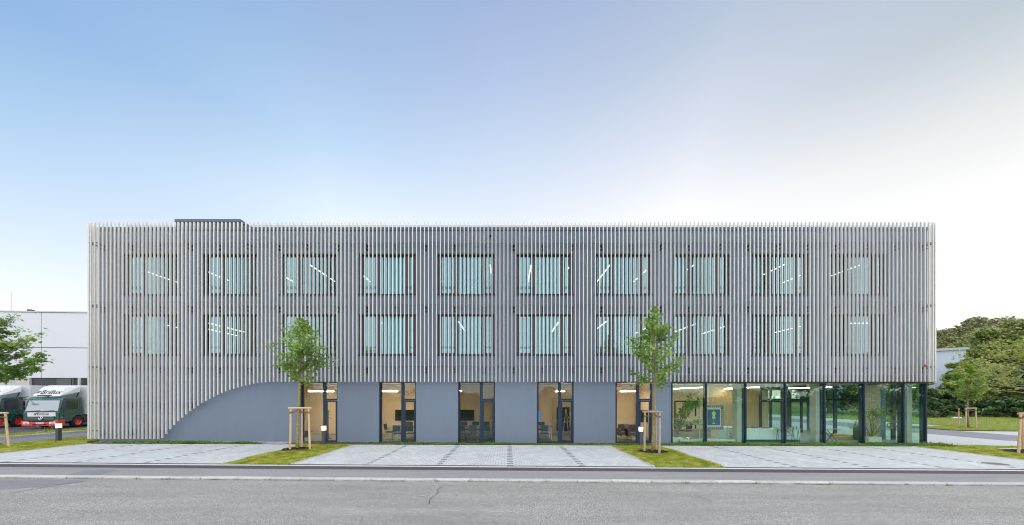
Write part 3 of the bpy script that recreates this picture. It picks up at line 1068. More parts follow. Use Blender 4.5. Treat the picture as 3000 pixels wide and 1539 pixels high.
# bottom dark soffit line behind the slats over the glass, and safety rail on the roof
sr = MB().tube([(-20.2, 19.0, 11.46), (20.9, 19.0, 11.46)], .014, 6)
x = -20
while x < 20.9:
    sr.tube([(x, 19.0, 11.24), (x, 19.0, 11.46)], .008, 5)
    x += 1.9
part('roof_rail', sr, M_black, B)
ph = MB().box(-20.35, -16.42, 22.0, 27, 10.8, 13.12)
part('penthouse', ph, mat('penthouse_metal', (.05, .065, .09), .5), B)
part('penthouse_cap', MB().box(-20.40, -16.37, 21.95, 27.05, 13.12, 13.29), M_cap, B)
part('roof_vent', MB().box(-13.2, -12.9, 19.6, 19.9, 10.8, 11.62), M_black, B)
part('wall_camera', MB().lathe([(0, -.1), (.05, -.09), (.07, -.04), (.05, 0)], (wx(1437.5), FW - .001, wz(692)), 10, 1), M_black, B, smooth=True)
part('alarm_beacon', MB().lathe([(0, -.09), (.045, -.08), (.07, -.05), (.07, -.02), (.04, 0)], (X_(2712.5, 18.36), 18.40, Z_(1071, 18.36)), 12, 1), M_red, B, smooth=True)
#@@LAMPS
ORD = ['first', 'second', 'third', 'fourth', 'fifth', 'sixth', 'seventh', 'eighth', 'ninth', 'tenth']


def pendant(x, y0, y1, z, label, ceil, group, lm, along='y', x1=None):
    root = thing('pendant_lamp', label, 'lamp', (x, (y0 + y1) / 2, z), group)
    if along == 'y':
        hb = MB().box(x - .025, x + .025, y0, y1, z + .02, z + .055)
        lb = MB().box(x - .022, x + .022, y0 + .01, y1 - .01, z, z + .02)
        cb = MB().tube([(x, y0 + .3, z + .07), (x, y0 + .3, ceil)], .004, 4).tube([(x, y1 - .3, z + .07), (x, y1 - .3, ceil)], .004, 4)
    else:
        hb = MB().box(x, x1, y0, y1, z + .02, z + .07)
        lb = MB().box(x + .01, x1 - .01, y0 + .004, y1 - .004, z, z + .02)
        ym = (y0 + y1) / 2
        cb = MB().tube([(x + .3, ym, z + .07), (x + .3, ym, ceil)], .004, 4).tube([(x1 - .3, ym, z + .07), (x1 - .3, ym, ceil)], .004, 4)
    part('housing', hb, mat('lamp_housing', (.75, .75, .74), .4, emit=(1, .86, .68), estr=.5), root)
    part('diffuser', lb, lm, root)
    part('cable', cb, M_wallwh, root)
    return root


def win_of(x, y, row):
    """which window of a row a lamp is seen through"""
    px = VX + x * FOC / y
    d = [abs(px - (361 + 230.2 * k + 83)) for k in range(10)]
    return d.index(min(d))


seen = {}
for row, zl, ceil, lst in ((0, 9.6, 10.18, [(-20.8, 20.6), (-17.3, 20.6), (-15.1, 19.8), (-13.4, 19.6), (-10.8, 19.6), (-8.6, 19.6), (-4.15, 19.6), (-.95, 19.6), (1.29, 19.6), (3.43, 19.6), (5.6, 19.6), (7.9, 19.6), (10.2, 19.6), (15.1, 19.5), (17.4, 19.8), (19.3, 19.6)]),
                           (1, 6.5, 6.76, [(-19.6, 19.9), (-18.2, 21.4), (-16.7, 19.9), (-7.0, 19.9), (-2.67, 19.6), (2.8, 19.8), (5.4, 19.6), (8.3, 20.6), (10.6, 20.2), (12.7, 20.6), (17.1, 20.2)])):
    for x, y0 in lst:
        k = win_of(x, y0 + 1.5, row)
        n = seen.get((row, k), 0); seen[(row, k)] = n + 1
        rown = 'top floor' if row == 0 else 'middle floor'
        lab = '%s long lit pendant lamp behind the %s window from the left on the %s' % (('left', 'next', 'further')[n], ORD[k], rown)
        pendant(x, y0, y0 + 2.85, zl, lab, ceil, 'lit pendant lamps behind the upper windows', M_lamp)
pendant(19.1, 20.0, 20.07, 6.5, 'lit pendant lamp parallel to the facade behind the rightmost middle floor window', 6.76, 'lit pendant lamps behind the upper windows', M_lamp, 'x', 20.5)
for k, (pa, pb, y, n) in enumerate(((903, 977, 21.2, ''), (1105, 1164, 21, ''), (1335, 1352, 21, ''), (1628, 1654, 21.3, ''), (1818, 1862, 21.3, ''))):
    ordn = ('leftmost', 'second', 'middle', 'fourth', 'rightmost')[k]
    pendant(X_(pa, y), y, y + .07, 2.72, 'lit linear lamp hanging behind the %s ground floor window' % ordn, 3.2, 'lit lamps behind the ground floor windows', M_lampin, 'x', X_(pb, y))
    if 0: pendant(X_(pa, y) - .2, y + 1.4, y + 1.47, 2.85, 'second lit lamp deeper in the room behind the %s ground floor window' % ordn, 3.2, 'lit lamps behind the ground floor windows', M_lampin, 'x', X_(pb, y) + 1.2)
pendant(9.3, 21.5, 24.5, 2.95, 'lit ceiling lamp above the desk at the left end of the showroom', 3.2, 'lit ceiling lamps in the showroom', M_lampshow)
pendant(11.6, 21.0, 25.0, 2.95, 'lit ceiling lamp over the poster stand in the showroom', 3.2, 'lit ceiling lamps in the showroom', M_lampshow)
pendant(14.6, 20.8, 24.0, 2.95, 'lit ceiling lamp over the white counter in the showroom', 3.2, 'lit ceiling lamps in the showroom', M_lampshow)
pendant(16.2, 25.2, 26.8, 2.95, 'lit ceiling lamp in front of the wood panelled wall', 3.2, 'lit ceiling lamps in the showroom', M_lampshow)
pendant(18.8, 20.8, 24.0, 2.95, 'lit ceiling lamp over the yellow pouf in the showroom', 3.2, 'lit ceiling lamps in the showroom', M_lampshow)

for k, px, w_, zz, h_, dy, m_, lb in ((0, 2290, 1.5, 3.6, 1.75, 2.2, M_wood, 'brown wooden shelf behind the ninth window from the left on the middle floor'),
                               (1, 2520, 1.2, 3.6, 1.9, 1.6, M_wood, 'brown wooden cupboard behind the rightmost middle floor window'),
                               (2, 1080, 1.1, 3.6, 1.35, 1.4, M_wood, 'low wooden cupboard behind the fourth window from the left on the middle floor'),
                               (3, 1140, 1.4, 7.0, 1.9, 2.6, M_wallwh, 'pale cabinet behind the fourth window from the left on the top floor'),
                               (4, 420, 1.3, 3.6, 1.7, 1.5, M_wallwh, 'pale cabinet behind the leftmost middle floor window'),
                               (5, 1660, .9, 3.6, 1.7, 1.2, M_potw, 'pale cabinet behind the sixth window from the left on the middle floor'),
                               (6, 2050, 1.3, 7.0, 1.6, 2.0, M_wallwh, 'pale cabinet behind the eighth window from the left on the top floor')):
    yc = FW + TH + dy
    xc = X_(px, yc)
    cb_ = thing('cabinet', lb, 'cabinet', (xc, yc, zz), 'cabinets behind the upper windows')
    part('body', MB().box(xc - w_ / 2, xc + w_ / 2, yc, yc + .45, zz, zz + h_), m_, cb_)
    for q in range(3):
        part('door', MB().box(xc - w_ / 2 + w_ * q / 3 + .01, xc - w_ / 2 + w_ * (q + 1) / 3 - .01, yc - .02, yc - .001, zz + .05, zz + h_ - .05), m_, cb_)
# bollards


def bollard(x, y, label):
    z = G(x)
    b = thing('bollard_light', label, 'bollard light', (x, y, z), 'lit bollard lights in front of the building')
    part('post', MB().box(x - .075, x + .075, y - .075, y + .075, z - .05, z + .71), M_bollm, b)
    part('light_head', MB().box(x - .08, x + .08, y - .08, y + .08, z + .712, z + .93), M_boll, b)
    part('cap', MB().box(x - .082, x + .082, y - .082, y + .082, z + .93, z + .945), M_bollm, b)


bollard(-23.3, 18.6, 'lit square bollard lamp on the left lawn in front of the trucks')
bollard(-9.1, 17.75, 'lit square bollard lamp beside the left staked tree in front of the wall')
bollard(6.62, 17.8, 'lit square bollard lamp left of the right staked tree by the door')
#@@FURNITURE


def chair(x, y, rot, label, m=None, group='dark office chairs around the meeting tables'):
    m = m or M_chair
    t = thing('chair', label, 'chair', (x, y, -.055), group)
    zb = -.055
    mm = mesh
    def P(name, mb, mt):
        o = link(name, mesh(name, mb, mt), t); o.location = (0, 0, 0); return o
    P('seat', MB().bbox(-.23, .23, -.22, .22, .42, .48, .02), m)
    b = MB()
    for q in range(4):
        za, zb_ = .56 + q * .085, .56 + (q + 1) * .085
        ya, yb = -.22 - .012 * q, -.22 - .012 * (q + 1)
        b.box(-.21, .21, ya - .02, ya + .01, za, zb_ + .001 * q)
    P('backrest', b, m)
    lg = MB()
    for sx in (-1, 1):
        lg.tube([(sx * .24, -.2, .0), (sx * .24, -.2, .66), (sx * .24, .12, .66)], .012, 6)
        lg.tube([(sx * .24, .2, .0), (sx * .24, .2, .44)], .012, 6)
        lg.tube([(sx * .24, -.2, .01), (sx * .24, .2, .01)], .012, 6)
    P('frame', lg, M_chrome)
    t.rotation_euler = (0, 0, rot)
    return t


def table(x, y, w, d, label):
    t = thing('table', label, 'table', (x, y, -.055))
    part('tabletop', MB().box(x - w / 2, x + w / 2, y - d / 2, y + d / 2, .665, .695), M_table, t)
    for sx in (-1, 1):
        for sy in (-1, 1):
            part('leg', MB().box(x + sx * (w / 2 - .1) - .02, x + sx * (w / 2 - .1) + .02, y + sy * (d / 2 - .1) - .02, y + sy * (d / 2 - .1) + .02, -.055, .663), M_wallwh, t)


def tv(x0, x1, y, z0, z1, label, m=None):
    t = thing('wall_screen', label, 'screen', ((x0 + x1) / 2, y, (z0 + z1) / 2), 'wall screens in the meeting rooms')
    part('housing', MB().box(x0, x1, y, y + .05, z0, z1), M_tv, t)
    part('display', MB().quad((x0 + .01, y - .003, z0 + .01), (x1 - .01, y - .003, z0 + .01), (x1 - .01, y - .003, z1 - .01), (x0 + .01, y - .003, z1 - .01)), m or M_tv, t)


tv(X_(1157, 23.8), X_(1213, 23.8), 23.84, Z_(1233, 23.8), Z_(1201, 23.8), 'large black wall screen in the room with the side turned chair')
tv(X_(1330, 23.8), X_(1389, 23.8), 23.84, Z_(1233, 23.8), Z_(1201, 23.8), 'large black wall screen behind the middle ground floor window')
tv(X_(1560, 22.8), X_(1584, 22.8), 22.8, Z_(1233, 22.8), Z_(1201, 22.8), 'screen showing blue at the left edge of the fourth ground floor window', M_screen)
tv(X_(1876, 21.2), X_(1899, 21.2), 21.2, Z_(1238, 21.2), Z_(1202, 21.2), 'grey wall screen behind the rightmost door beside the tree')
# room behind the second window
table(-5.3, 20.9, 2.2, 1.1, 'meeting table behind the second ground floor window from the left')
chair(X_(1142, 20.6), 20.6, -PI / 2, 'dark chair turned sideways at the left end of the table, second window')
chair(X_(1166, 19.75), 19.75, 0, 'dark chair nearest the mullion with its back to the second window')
chair(X_(1203, 19.75), 19.75, 0, 'dark chair behind the door leaf of the second window')
chair(X_(1196, 22.1), 22.1, PI, 'dark chair across the table seen above the front chairs, second window')
# room behind the third window
table(-1.7, 20.9, 2.9, 1.1, 'meeting table behind the middle ground floor window')
for px, y, r, lb in ((1353, 19.75, 0, 'dark chair at the left edge with its back to the middle window'),
                     (1386, 19.75, 0, 'dark chair with its back to the middle window, second from the left'),
                     (1424, 19.75, 0, 'dark chair behind the door leaf of the middle window'),
                     (1358, 22.1, PI, 'far dark chair at the left across the table, middle window'),
                     (1392, 22.1, PI, 'far dark chair in the centre across the table, middle window'),
                     (1423, 22.1, PI, 'far dark chair at the right across the table, middle window')):
    chair(X_(px, y), y, r, lb)
# fourth
table(X_(1570, 20.9), 20.9, 1.9, 1.0, 'meeting table at the left of the fourth ground floor window')
chair(X_(1594, 19.75), 19.75, 0, 'dark chair with its back to the fourth ground floor window')
chair(X_(1587, 22.1), 22.1, PI, 'far dark chair across the table in the fourth window')


def hooks(px0, px1, y, label):
    t = thing('coat_rack', label, 'coat rack', (X_(px0, y), y, 0))
    x0, x1 = X_(px0, y), X_(px1, y)
    x = x0
    while x < x1:
        part('slat', MB().box(x, x + .04, y - .03, y, -.05, 2.3), M_wood, t)
        part('hook', MB().box(x + .01, x + .03, y - .1, y - .03, .95, 1.02).box(x + .01, x + .03, y - .1, y - .08, 1.02, 1.06).box(x + .01, x + .03, y - .1, y - .03, 1.1, 1.16), M_black, t)
        x += .12


hooks(1617, 1634, 23.6, 'light wooden slatted panel with black hooks behind the fourth window')
hooks(1436, 1446, 23.6, 'light wooden slatted panel at the right edge of the middle window')
cs = thing('coat_stand', 'thin black coat stand behind the door of the leftmost ground floor window', 'coat stand', (X_(962, 21), 21, -.05))
xx = X_(962, 21)
part('pole', MB().tube([(xx, 21, -.05), (xx, 21, 1.65)], .015, 6).lathe([(.18, -.05), (.18, -.03), (.02, -.02)], (xx, 21, 0), 12), M_black, cs)
part('hook', MB().tube([(xx - .14, 21, 1.55), (xx + .14, 21, 1.55)], .01, 5).tube([(xx - .1, 21, 1.35), (xx + .14, 21, 1.35)], .01, 5).tube([(xx, 21, 1.2), (xx + .2, 21, 1.12)], .012, 5), M_black, cs)
shelf = thing('wall_shelf', 'thin dark wall shelf low in the leftmost ground floor window', 'shelf', (X_(900, 21.5), 21.5, .3))
part('board', MB().box(X_(888, 21.5), X_(914, 21.5), 21.3, 21.6, .32, .35), M_black, shelf)
part('bracket', MB().box(X_(898, 21.5), X_(899, 21.5), 21.3, 21.6, .0, .32), M_black, shelf)
for px, lb in ((1832, 'brown leather armchair at the left of the rightmost tall window'), (1858, 'brown leather armchair nearer the mullion of the rightmost tall window')):
    y = 20.6 if px < 1840 else 20.1
    x = X_(px, y)
    t = thing('armchair', lb, 'armchair', (x, y, -.05), 'brown armchairs')
    part('seat', MB().bbox(x - .3, x + .3, y - .3, y + .3, .25, .42, .04), M_brown, t)
    part('backrest', MB().bbox(x - .3, x + .3, y + .3, y + .42, .25, .82, .04), M_brown, t)
    for sx in (-1, 1):
        part('armrest', MB().bbox(x + sx * .36 - .05, x + sx * .36 + .05, y - .3, y + .42, .2, .6, .03), M_brown, t)
        part('leg', MB().tube([(x + sx * .28, y - .25, -.05), (x + sx * .28, y - .25, .25)], .015, 5).tube([(x + sx * .28, y + .35, -.05), (x + sx * .28, y + .35, .25)], .015, 5), M_chrome, t)

# wooden easel behind the fourth door
ez = thing('easel', 'light wooden easel standing behind the door of the fourth window', 'easel', (X_(1660, 21), 21, -.05))
xe = X_(1660, 21)
part('leg', MB().tube([(xe - .25, 21, -.05), (xe - .02, 21.1, 1.7)], .018, 5), M_wood, ez)
part('leg', MB().tube([(xe + .12, 21, -.05), (xe + .0, 21.1, 1.7)], .018, 5), M_wood, ez)
part('crossbar', MB().tube([(xe - .22, 21.03, .9), (xe + .22, 21.03, .95)], .018, 5).tube([(xe - .1, 21.03, 1.6), (xe + .22, 21.03, 1.0)], .015, 5), M_wood, ez)
part('board', MB().box(xe - .4, xe + .42, 22.4, 22.44, .25, 1.75), M_tv, ez)

# showroom: counter with drawers
ct = thing('counter', 'long low white counter with flat drawer fronts in the showroom', 'counter', (14.5, 19.75, -.05))
xa, xb = X_(2188, 19.6) - .05, X_(2345, 19.6)
part('body', MB().box(xa, xb, 19.62, 20.3, .06, .655), M_wallwh, ct)
part('plinth', MB().box(xa + .03, xb - .03, 19.66, 20.27, -.05, .06), M_pot, ct)
n = 4
for q in range(n):
    for zz in ((.07, .26), (.268, .46), (.468, .645)):
        part('drawer_front', MB().box(xa + (xb - xa) * q / n + .006, xa + (xb - xa) * (q + 1) / n - .006, 19.605, 19.618, zz[0], zz[1]), M_wallwh, ct)
cl = MB()
for q in range(14):
    cx = xa + .4 + random.random() * 1.0
    cl.bbox(cx, cx + .2, 19.8 + random.random() * .2, 20.15, .657, .67 + random.random() * .06, .01)
tag(part('folded_clothes', cl, mat('cloth_violet', (.25, .12, .28), .8, noise=.5, scale=12), None), 'pile of violet folded cloth lying on the white counter', 'cloth')
# drawer cabinet under the desk
dc = thing('drawer_cabinet', 'white drawer cabinet with dark handles right of the poster stand', 'cabinet', (X_(2120, 20.6), 20.6, -.05))
xa, xb = X_(2100, 21), X_(2158, 21)
part('body', MB().box(xa, xb, 21, 21.6, -.05, .62), M_wallwh, dc)
for q in range(4):
    part('drawer_front', MB().box(xa + (xb - xa) * .52, xb - .02, 20.985, 20.998, .0 + q * .15, .14 + q * .15), M_wallwh, dc)
    part('handle', MB().box(xa + (xb - xa) * .6, xa + (xb - xa) * .78, 20.96, 20.984, .09 + q * .15, .11 + q * .15), M_black, dc)
part('door', MB().box(xa + .02, xa + (xb - xa) * .5, 20.985, 20.998, .0, .6), M_wallwh, dc)
# desk and chair
dk = thing('desk', 'pale desk behind the leafy plant at the left end of the showroom', 'desk', (10.5, 22.5, -.05))
part('tabletop', MB().box(9.6, 13.2, 22.2, 22.9, .66, .69), M_table, dk)
part('side_panel', MB().box(9.6, 9.64, 22.22, 22.88, -.05, .658), M_wallwh, dk)
part('side_panel', MB().box(13.1, 13.14, 22.22, 22.88, -.05, .658), M_wallwh, dk)
part('screen_panel', MB().box(11.2, 13.4, 22.92, 22.96, .7, 1.15), mat('pale_panel', (.62, .55, .45), .7), dk)
chair(X_(2020, 20.8), 21.2, .3, 'black office chair behind the leafy plant in the showroom', M_black, 'chairs in the showroom')
# poster stand
ps = thing('poster_stand', 'upright metal stand holding a blue poster with a tailor dummy and patterned border', 'display stand', (X_(2090, 19.5), 19.5, -.05))
py_ = 19.5
fx0, fx1 = X_(2050, py_), X_(2131, py_)
ft = MB()
for xq in (fx0, fx1):
    ft.box(xq - .02, xq + .02, py_, py_ + .03, -.05, Z_(1181, py_))
ft.box(fx0 - .02, fx1 + .02, py_ + .002, py_ + .028, Z_(1181, py_), Z_(1181, py_) + .04).box(fx0, fx1, py_ + .002, py_ + .028, .1, .14)
ft.box(fx0 - .02, fx0 + .02, py_ - .3, py_ + .35, -.05, -.02).box(fx1 - .02, fx1 + .02, py_ - .3, py_ + .35, -.05, -.02)
part('frame', ft, mat('pale_metal', (.35, .45, .46), .4), ps)
x0, x1, z0, z1 = X_(2066, py_), X_(2119, py_), Z_(1259, py_), Z_(1188, py_)
part('board', MB().box(x0, x1, py_ - .03, py_ - .004, z0, z1), mat('board_grey', (.16, .24, .27), .6), ps)
yb = py_ - .032
part('border_panel', MB().quad((x0 + .03, yb, z0 + .06), (x1 - .05, yb, z0 + .06), (x1 - .05, yb, z1 - .04), (x0 + .03, yb, z1 - .04)), mat('border_dark', (.02, .02, .035), .6), ps)
cc = [(.6, .55, .5), (.45, .5, .05), (.35, .04, .07)]
oval = [MB(), MB(), MB()]
def ov(x, z, i, w=.05, h=.028):
    oval[i].poly([(x + w * math.cos(t) * 1, yb - .004 - .001 * (i > 0), z + h * math.sin(t)) for t in [2 * PI * q / 10 for q in range(10)]])
xx = x0 + .1
q = 0
while xx < x1 - .1:
    for zz in (z0 + .10, z1 - .085):
        ov(xx, zz, 0); ov(xx, zz, 1 + q % 2, .025, .016)
    xx += .11; q += 1
zz = z0 + .2
while zz < z1 - .15:
    ov(x1 - .09, zz, 0, .03, .042); ov(x1 - .09, zz, 1 + q % 2, .016, .022)
    zz += .11; q += 1
for i in range(3):
    part('border_pattern', oval[i], mat('border_print_%s' % 'abc'[i], cc[i], .6), ps, recalc=False)
part('poster_margin', MB().quad((x0 + .035, yb - .004, z0 + .15), (x1 - .14, yb - .004, z0 + .15), (x1 - .14, yb - .004, z1 - .12), (x0 + .035, yb - .004, z1 - .12)), mat('poster_cream', (.62, .52, .38), .6), ps, recalc=False)
bx0, bx1, bz0, bz1 = x0 + .1, x1 - .2, z0 + .24, z1 - .22
part('poster', MB().quad((bx0, yb - .008, bz0), (bx1, yb - .008, bz0), (bx1, yb - .008, bz1), (bx0, yb - .008, bz1)), mat('poster_blue', (.01, .08, .20), .5), ps, recalc=False)
mx = (bx0 + bx1) / 2
mh = bz1 - bz0
dm = MB()
ol = [(.0, .95), (.02, .93), (.02, .86), (.11, .80), (.10, .70), (.06, .60), (.10, .47), (.09, .42)]
pts = [(mx + a, yb - .012, bz0 + b * mh) for a, b in ol] + [(mx - a, yb - .012, bz0 + b * mh) for a, b in reversed(ol)]
dm.poly(pts)
dm.quad((mx - .008, yb - .012, bz0 + .15 * mh), (mx + .008, yb - .012, bz0 + .15 * mh), (mx + .008, yb - .012, bz0 + .42 * mh), (mx - .008, yb - .012, bz0 + .42 * mh))
dm.quad((mx - .09, yb - .012, bz0 + .09 * mh), (mx + .09, yb - .012, bz0 + .09 * mh), (mx + .02, yb - .012, bz0 + .17 * mh), (mx - .02, yb - .012, bz0 + .17 * mh))
part('dummy_print', dm, mat('dummy_print', (.55, .52, .22), .6), ps, recalc=False)
# white bench, trestle table, pouf, pots
bn = thing('bench', 'low white bench along the glass below the poster', 'bench', (X_(2070, 19.2), 19.2, -.05))
part('top', MB().box(X_(1990, 19.2), X_(2152, 19.2), 19.1, 19.4, Z_(1293, 19.2), Z_(1288.5, 19.2)), M_potw, bn)
for px in (1998, 2075, 2140):
    part('leg', MB().box(X_(px, 19.2), X_(px, 19.2) + .02, 19.15, 19.35, -.05, Z_(1293, 19.2)), M_chrome, bn)
tt = thing('trestle_table', 'tall trestle table with dark splayed legs in front of the counter', 'table', (X_(2312, 19.2), 19.2, -.05))
xa, xb = X_(2284, 19.2), X_(2343, 19.2)
part('tabletop', MB().box(xa, xb, 19.1, 19.5, .66, .69), M_table, tt)
for xq in (xa + .1, xb - .15):
    for sx, yy in ((-.07, 19.12), (.09, 19.12), (-.07, 19.48), (.09, 19.48)):
        part('leg', MB().tube([(xq, yy, .66), (xq + sx, yy, -.05)], .012, 5), M_black, tt)
part('crossbar', MB().tube([(xa + .1, 19.3, .3), (xb - .15, 19.3, .3)], .01, 5).tube([(xa + .4, 19.3, .62), (xb - .1, 19.3, .1)], .01, 5), M_black, tt)
for i, (px, c_, nm) in enumerate(((2303, (.5, .06, .1), 'left red'), (2309, (.5, .06, .1), 'right red'), (2324, (.03, .15, .4), 'left blue'), (2333, (.03, .15, .4), 'right blue'))):
    x = X_(px, 19.25)
    tag(part('bottle', MB().lathe([(0, .69), (.035, .69), (.04, .74), (.02, .80), (.012, .83), (0, .83)], (x, 19.25, .001), 8), mat('bottle_' + nm.split()[1], c_, .3), None, smooth=True),
        '%s bottle standing on the trestle table' % nm, 'bottle', 'bottles on the trestle table')
pf = thing('pouf', 'round yellow pouf with blue piping on the showroom floor', 'pouf', (X_(2466, 21), 21, -.05))
px_ = X_(2466, 21)
part('cushion', MB().lathe([(0, -.05), (.46, -.05), (.5, .0), (.5, .12), (.46, .17), (0, .17)], (px_, 21, 0), 24), M_yellow, pf, smooth=True)
part('piping', MB().lathe([(.503, .05), (.51, .06), (.503, .07)], (px_, 21, 0), 24).lathe([(.49, .15), (.5, .16), (.48, .175)], (px_, 21, 0), 24), mat('piping_blue', (.1, .15, .5), .7), pf)
# trestle with tools near the pouf
wt = thing('work_trestle', 'dark folding trestle with small tools left of the yellow pouf', 'trestle', (X_(2440, 19.6), 19.6, -.05))
xq = X_(2440, 19.6)
part('tabletop', MB().box(xq - .45, xq + .35, 19.5, 19.8, .62, .645), M_table, wt)
for s_ in (-1, 1):
    part('leg', MB().tube([(xq + s_ * .3, 19.65, .62), (xq - s_ * .3, 19.65, -.05)], .014, 5).tube([(xq - .05 + s_ * .35, 19.75, .62), (xq - .05 - s_ * .2, 19.75, -.05)], .014, 5), M_black, wt)
part('lamp_arm', MB().tube([(xq + .1, 19.65, .64), (xq + .12, 19.65, 1.0), (xq - .05, 19.65, 1.08)], .01, 5).tube([(xq - .2, 19.65, 1.08), (xq + .25, 19.65, 1.08)], .014, 5), M_black, wt)
# exit sign
es = thing('exit_sign', 'small white and green emergency exit sign hanging behind the counter', 'sign', (X_(2268, 24.4), 24.4, 2.4))
xq = X_(2262, 24.4)
part('board', MB().box(xq, xq + .5, 24.4, 24.44, Z_(1168, 24.4), Z_(1161, 24.4)), mat('sign_white', (.8, .8, .8), .5, emit=(.8, .9, .85), estr=.6), es)
part('pictogram', MB().box(xq + .06, xq + .22, 24.39, 24.398, Z_(1167.3, 24.4), Z_(1161.7, 24.4)), mat('sign_green', (.0, .3, .1), .5, emit=(0, .4, .12), estr=.5), es)
#@@PLANTS
# ------------------------------------------------------------------ plants


def leaf_verts(kind):
    if kind == 'maple':
        pts = [(0, -.5), (.12, -.22), (.42, -.3), (.3, -.05), (.5, .18), (.2, .17), (0, .55), (-.2, .17), (-.5, .18), (-.3, -.05), (-.42, -.3), (-.12, -.22)]
    elif kind == 'long':
        pts = [(0, -.5), (.11, -.1), (.08, .25), (0, .5), (-.08, .25), (-.11, -.1)]
    elif kind == 'round':
        pts = [(0, -.5), (.3, -.25), (.34, .1), (.12, .42), (0, .5), (-.12, .42), (-.34, .1), (-.3, -.25)]
    else:
        pts = [(-.42, -.3), (.36, -.42), (.46, .28), (-.28, .44)]
    return np.array(pts)


def leaves(name, P, size, kind, m, parent, droop=.45, rs=1):
    """one leaf polygon at each point, facing mostly up and outward"""
    rg = np.random.default_rng(rs)
    base = leaf_verts(kind)
    n = len(P); k = len(base)
    az = rg.uniform(0, 2 * PI, n); tl = rg.normal(droop, .4, n); rl = rg.normal(0, .35, n)
    sz = size * rg.uniform(.65, 1.25, n)
    ca, sa, ct, st_, cr_, sr_ = np.cos(az), np.sin(az), np.cos(tl), np.sin(tl), np.cos(rl), np.sin(rl)
    bx = base[None, :, 0] * sz[:, None]; by = base[None, :, 1] * sz[:, None]
    fold = np.abs(bx) * .25
    # roll about y
    x1 = bx * cr_[:, None] + fold * sr_[:, None]; z1 = -bx * sr_[:, None] + fold * cr_[:, None]
    # pitch about x
    y1 = by * ct[:, None] + z1 * st_[:, None]; z2 = -by * st_[:, None] + z1 * ct[:, None]
    x2 = x1 * ca[:, None] - y1 * sa[:, None]; y2 = x1 * sa[:, None] + y1 * ca[:, None]
    V = np.stack([x2 + P[:, 0:1], y2 + P[:, 1:2], z2 + P[:, 2:3]], -1).reshape(-1, 3)
    F = np.arange(n * k, dtype=np.int32).reshape(n, k)
    return stuff(fast_mesh(name, V, F, m, parent))


def grow(x, y, zb, h_trunk, crown, h_top, r0, rs, nb=34, lean=(0, 0), up=.55):
    """trunk, limbs and the points where leaves sit. crown: function height fraction -> radius"""
    rd = random.Random(rs)
    tr = MB()
    pts, rads = [], []
    H = h_top - .15
    nseg = 12
    for i in range(nseg + 1):
        t = i / nseg
        wob = .03 * math.sin(t * 7 + rs)
        pts.append((x + lean[0] * t + wob, y + lean[1] * t + .02 * math.cos(t * 5), zb - .05 + H * t))
        rads.append(r0 * (1 - t) ** .8 + .008)
    tr.tube(pts, rads, 8)
    L_ = []

    def trunk_at(z):
        t = min(max((z - zb) / H, 0), 1) * nseg
        i = min(int(t), nseg - 1); f = t - i
        return Vector(pts[i]).lerp(Vector(pts[i + 1]), f)
    for b in range(nb):
        f = (b + rd.random() * .9) / nb
        f = f ** .92
        zs_ = zb + h_trunk + (H - h_trunk) * f * .97
        rr = crown(f) * rd.uniform(.6, 1.12)
        ang = b * 2.4 + rd.uniform(-.5, .5)
        p0 = trunk_at(zs_ - .1)
        d = Vector((math.cos(ang), math.sin(ang), 0))
        p2 = p0 + d * rr + Vector((0, 0, rr * up * rd.uniform(.5, 1.3)))
        p1 = p0.lerp(p2, .5) + Vector((0, 0, -rr * .12))
        br = r0 * .28 * (1 - f * .6)
        tr.tube([tuple(p0), tuple(p1), tuple(p2)], [br, br * .6, .005], 5, False)
        for q in range(3):
            t = rd.uniform(.3, .95)
            s0_ = p0.lerp(p1, t * 2) if t < .5 else p1.lerp(p2, t * 2 - 1)
            e = s0_ + Vector((rd.uniform(-1, 1), rd.uniform(-1, 1), rd.uniform(-.2, .8))) * rr * .38
            tr.tube([tuple(s0_), tuple(e)], [br * .4, .003], 4, False)
            L_.append((s0_, e, rr))
        L_.append((p1, p2, rr)); L_.append((p0.lerp(p1, .5), p1, rr * .7))
    return tr, L_, rd


def leaf_points(L_, count, spread, rs):
    rg = np.random.default_rng(rs)
    A = np.array([tuple(a) for a, b, r in L_]); Bv = np.array([tuple(b) for a, b, r in L_])
    R_ = np.array([r for a, b, r in L_]) + .15
    idx = rg.choice(len(L_), count, p=R_ / R_.sum())
    t = rg.uniform(0, 1.08, count)[:, None]
    P = A[idx] * (1 - t) + Bv[idx] * t
    return P + rg.normal(0, spread, (count, 3)) * np.array([1, 1, .8])


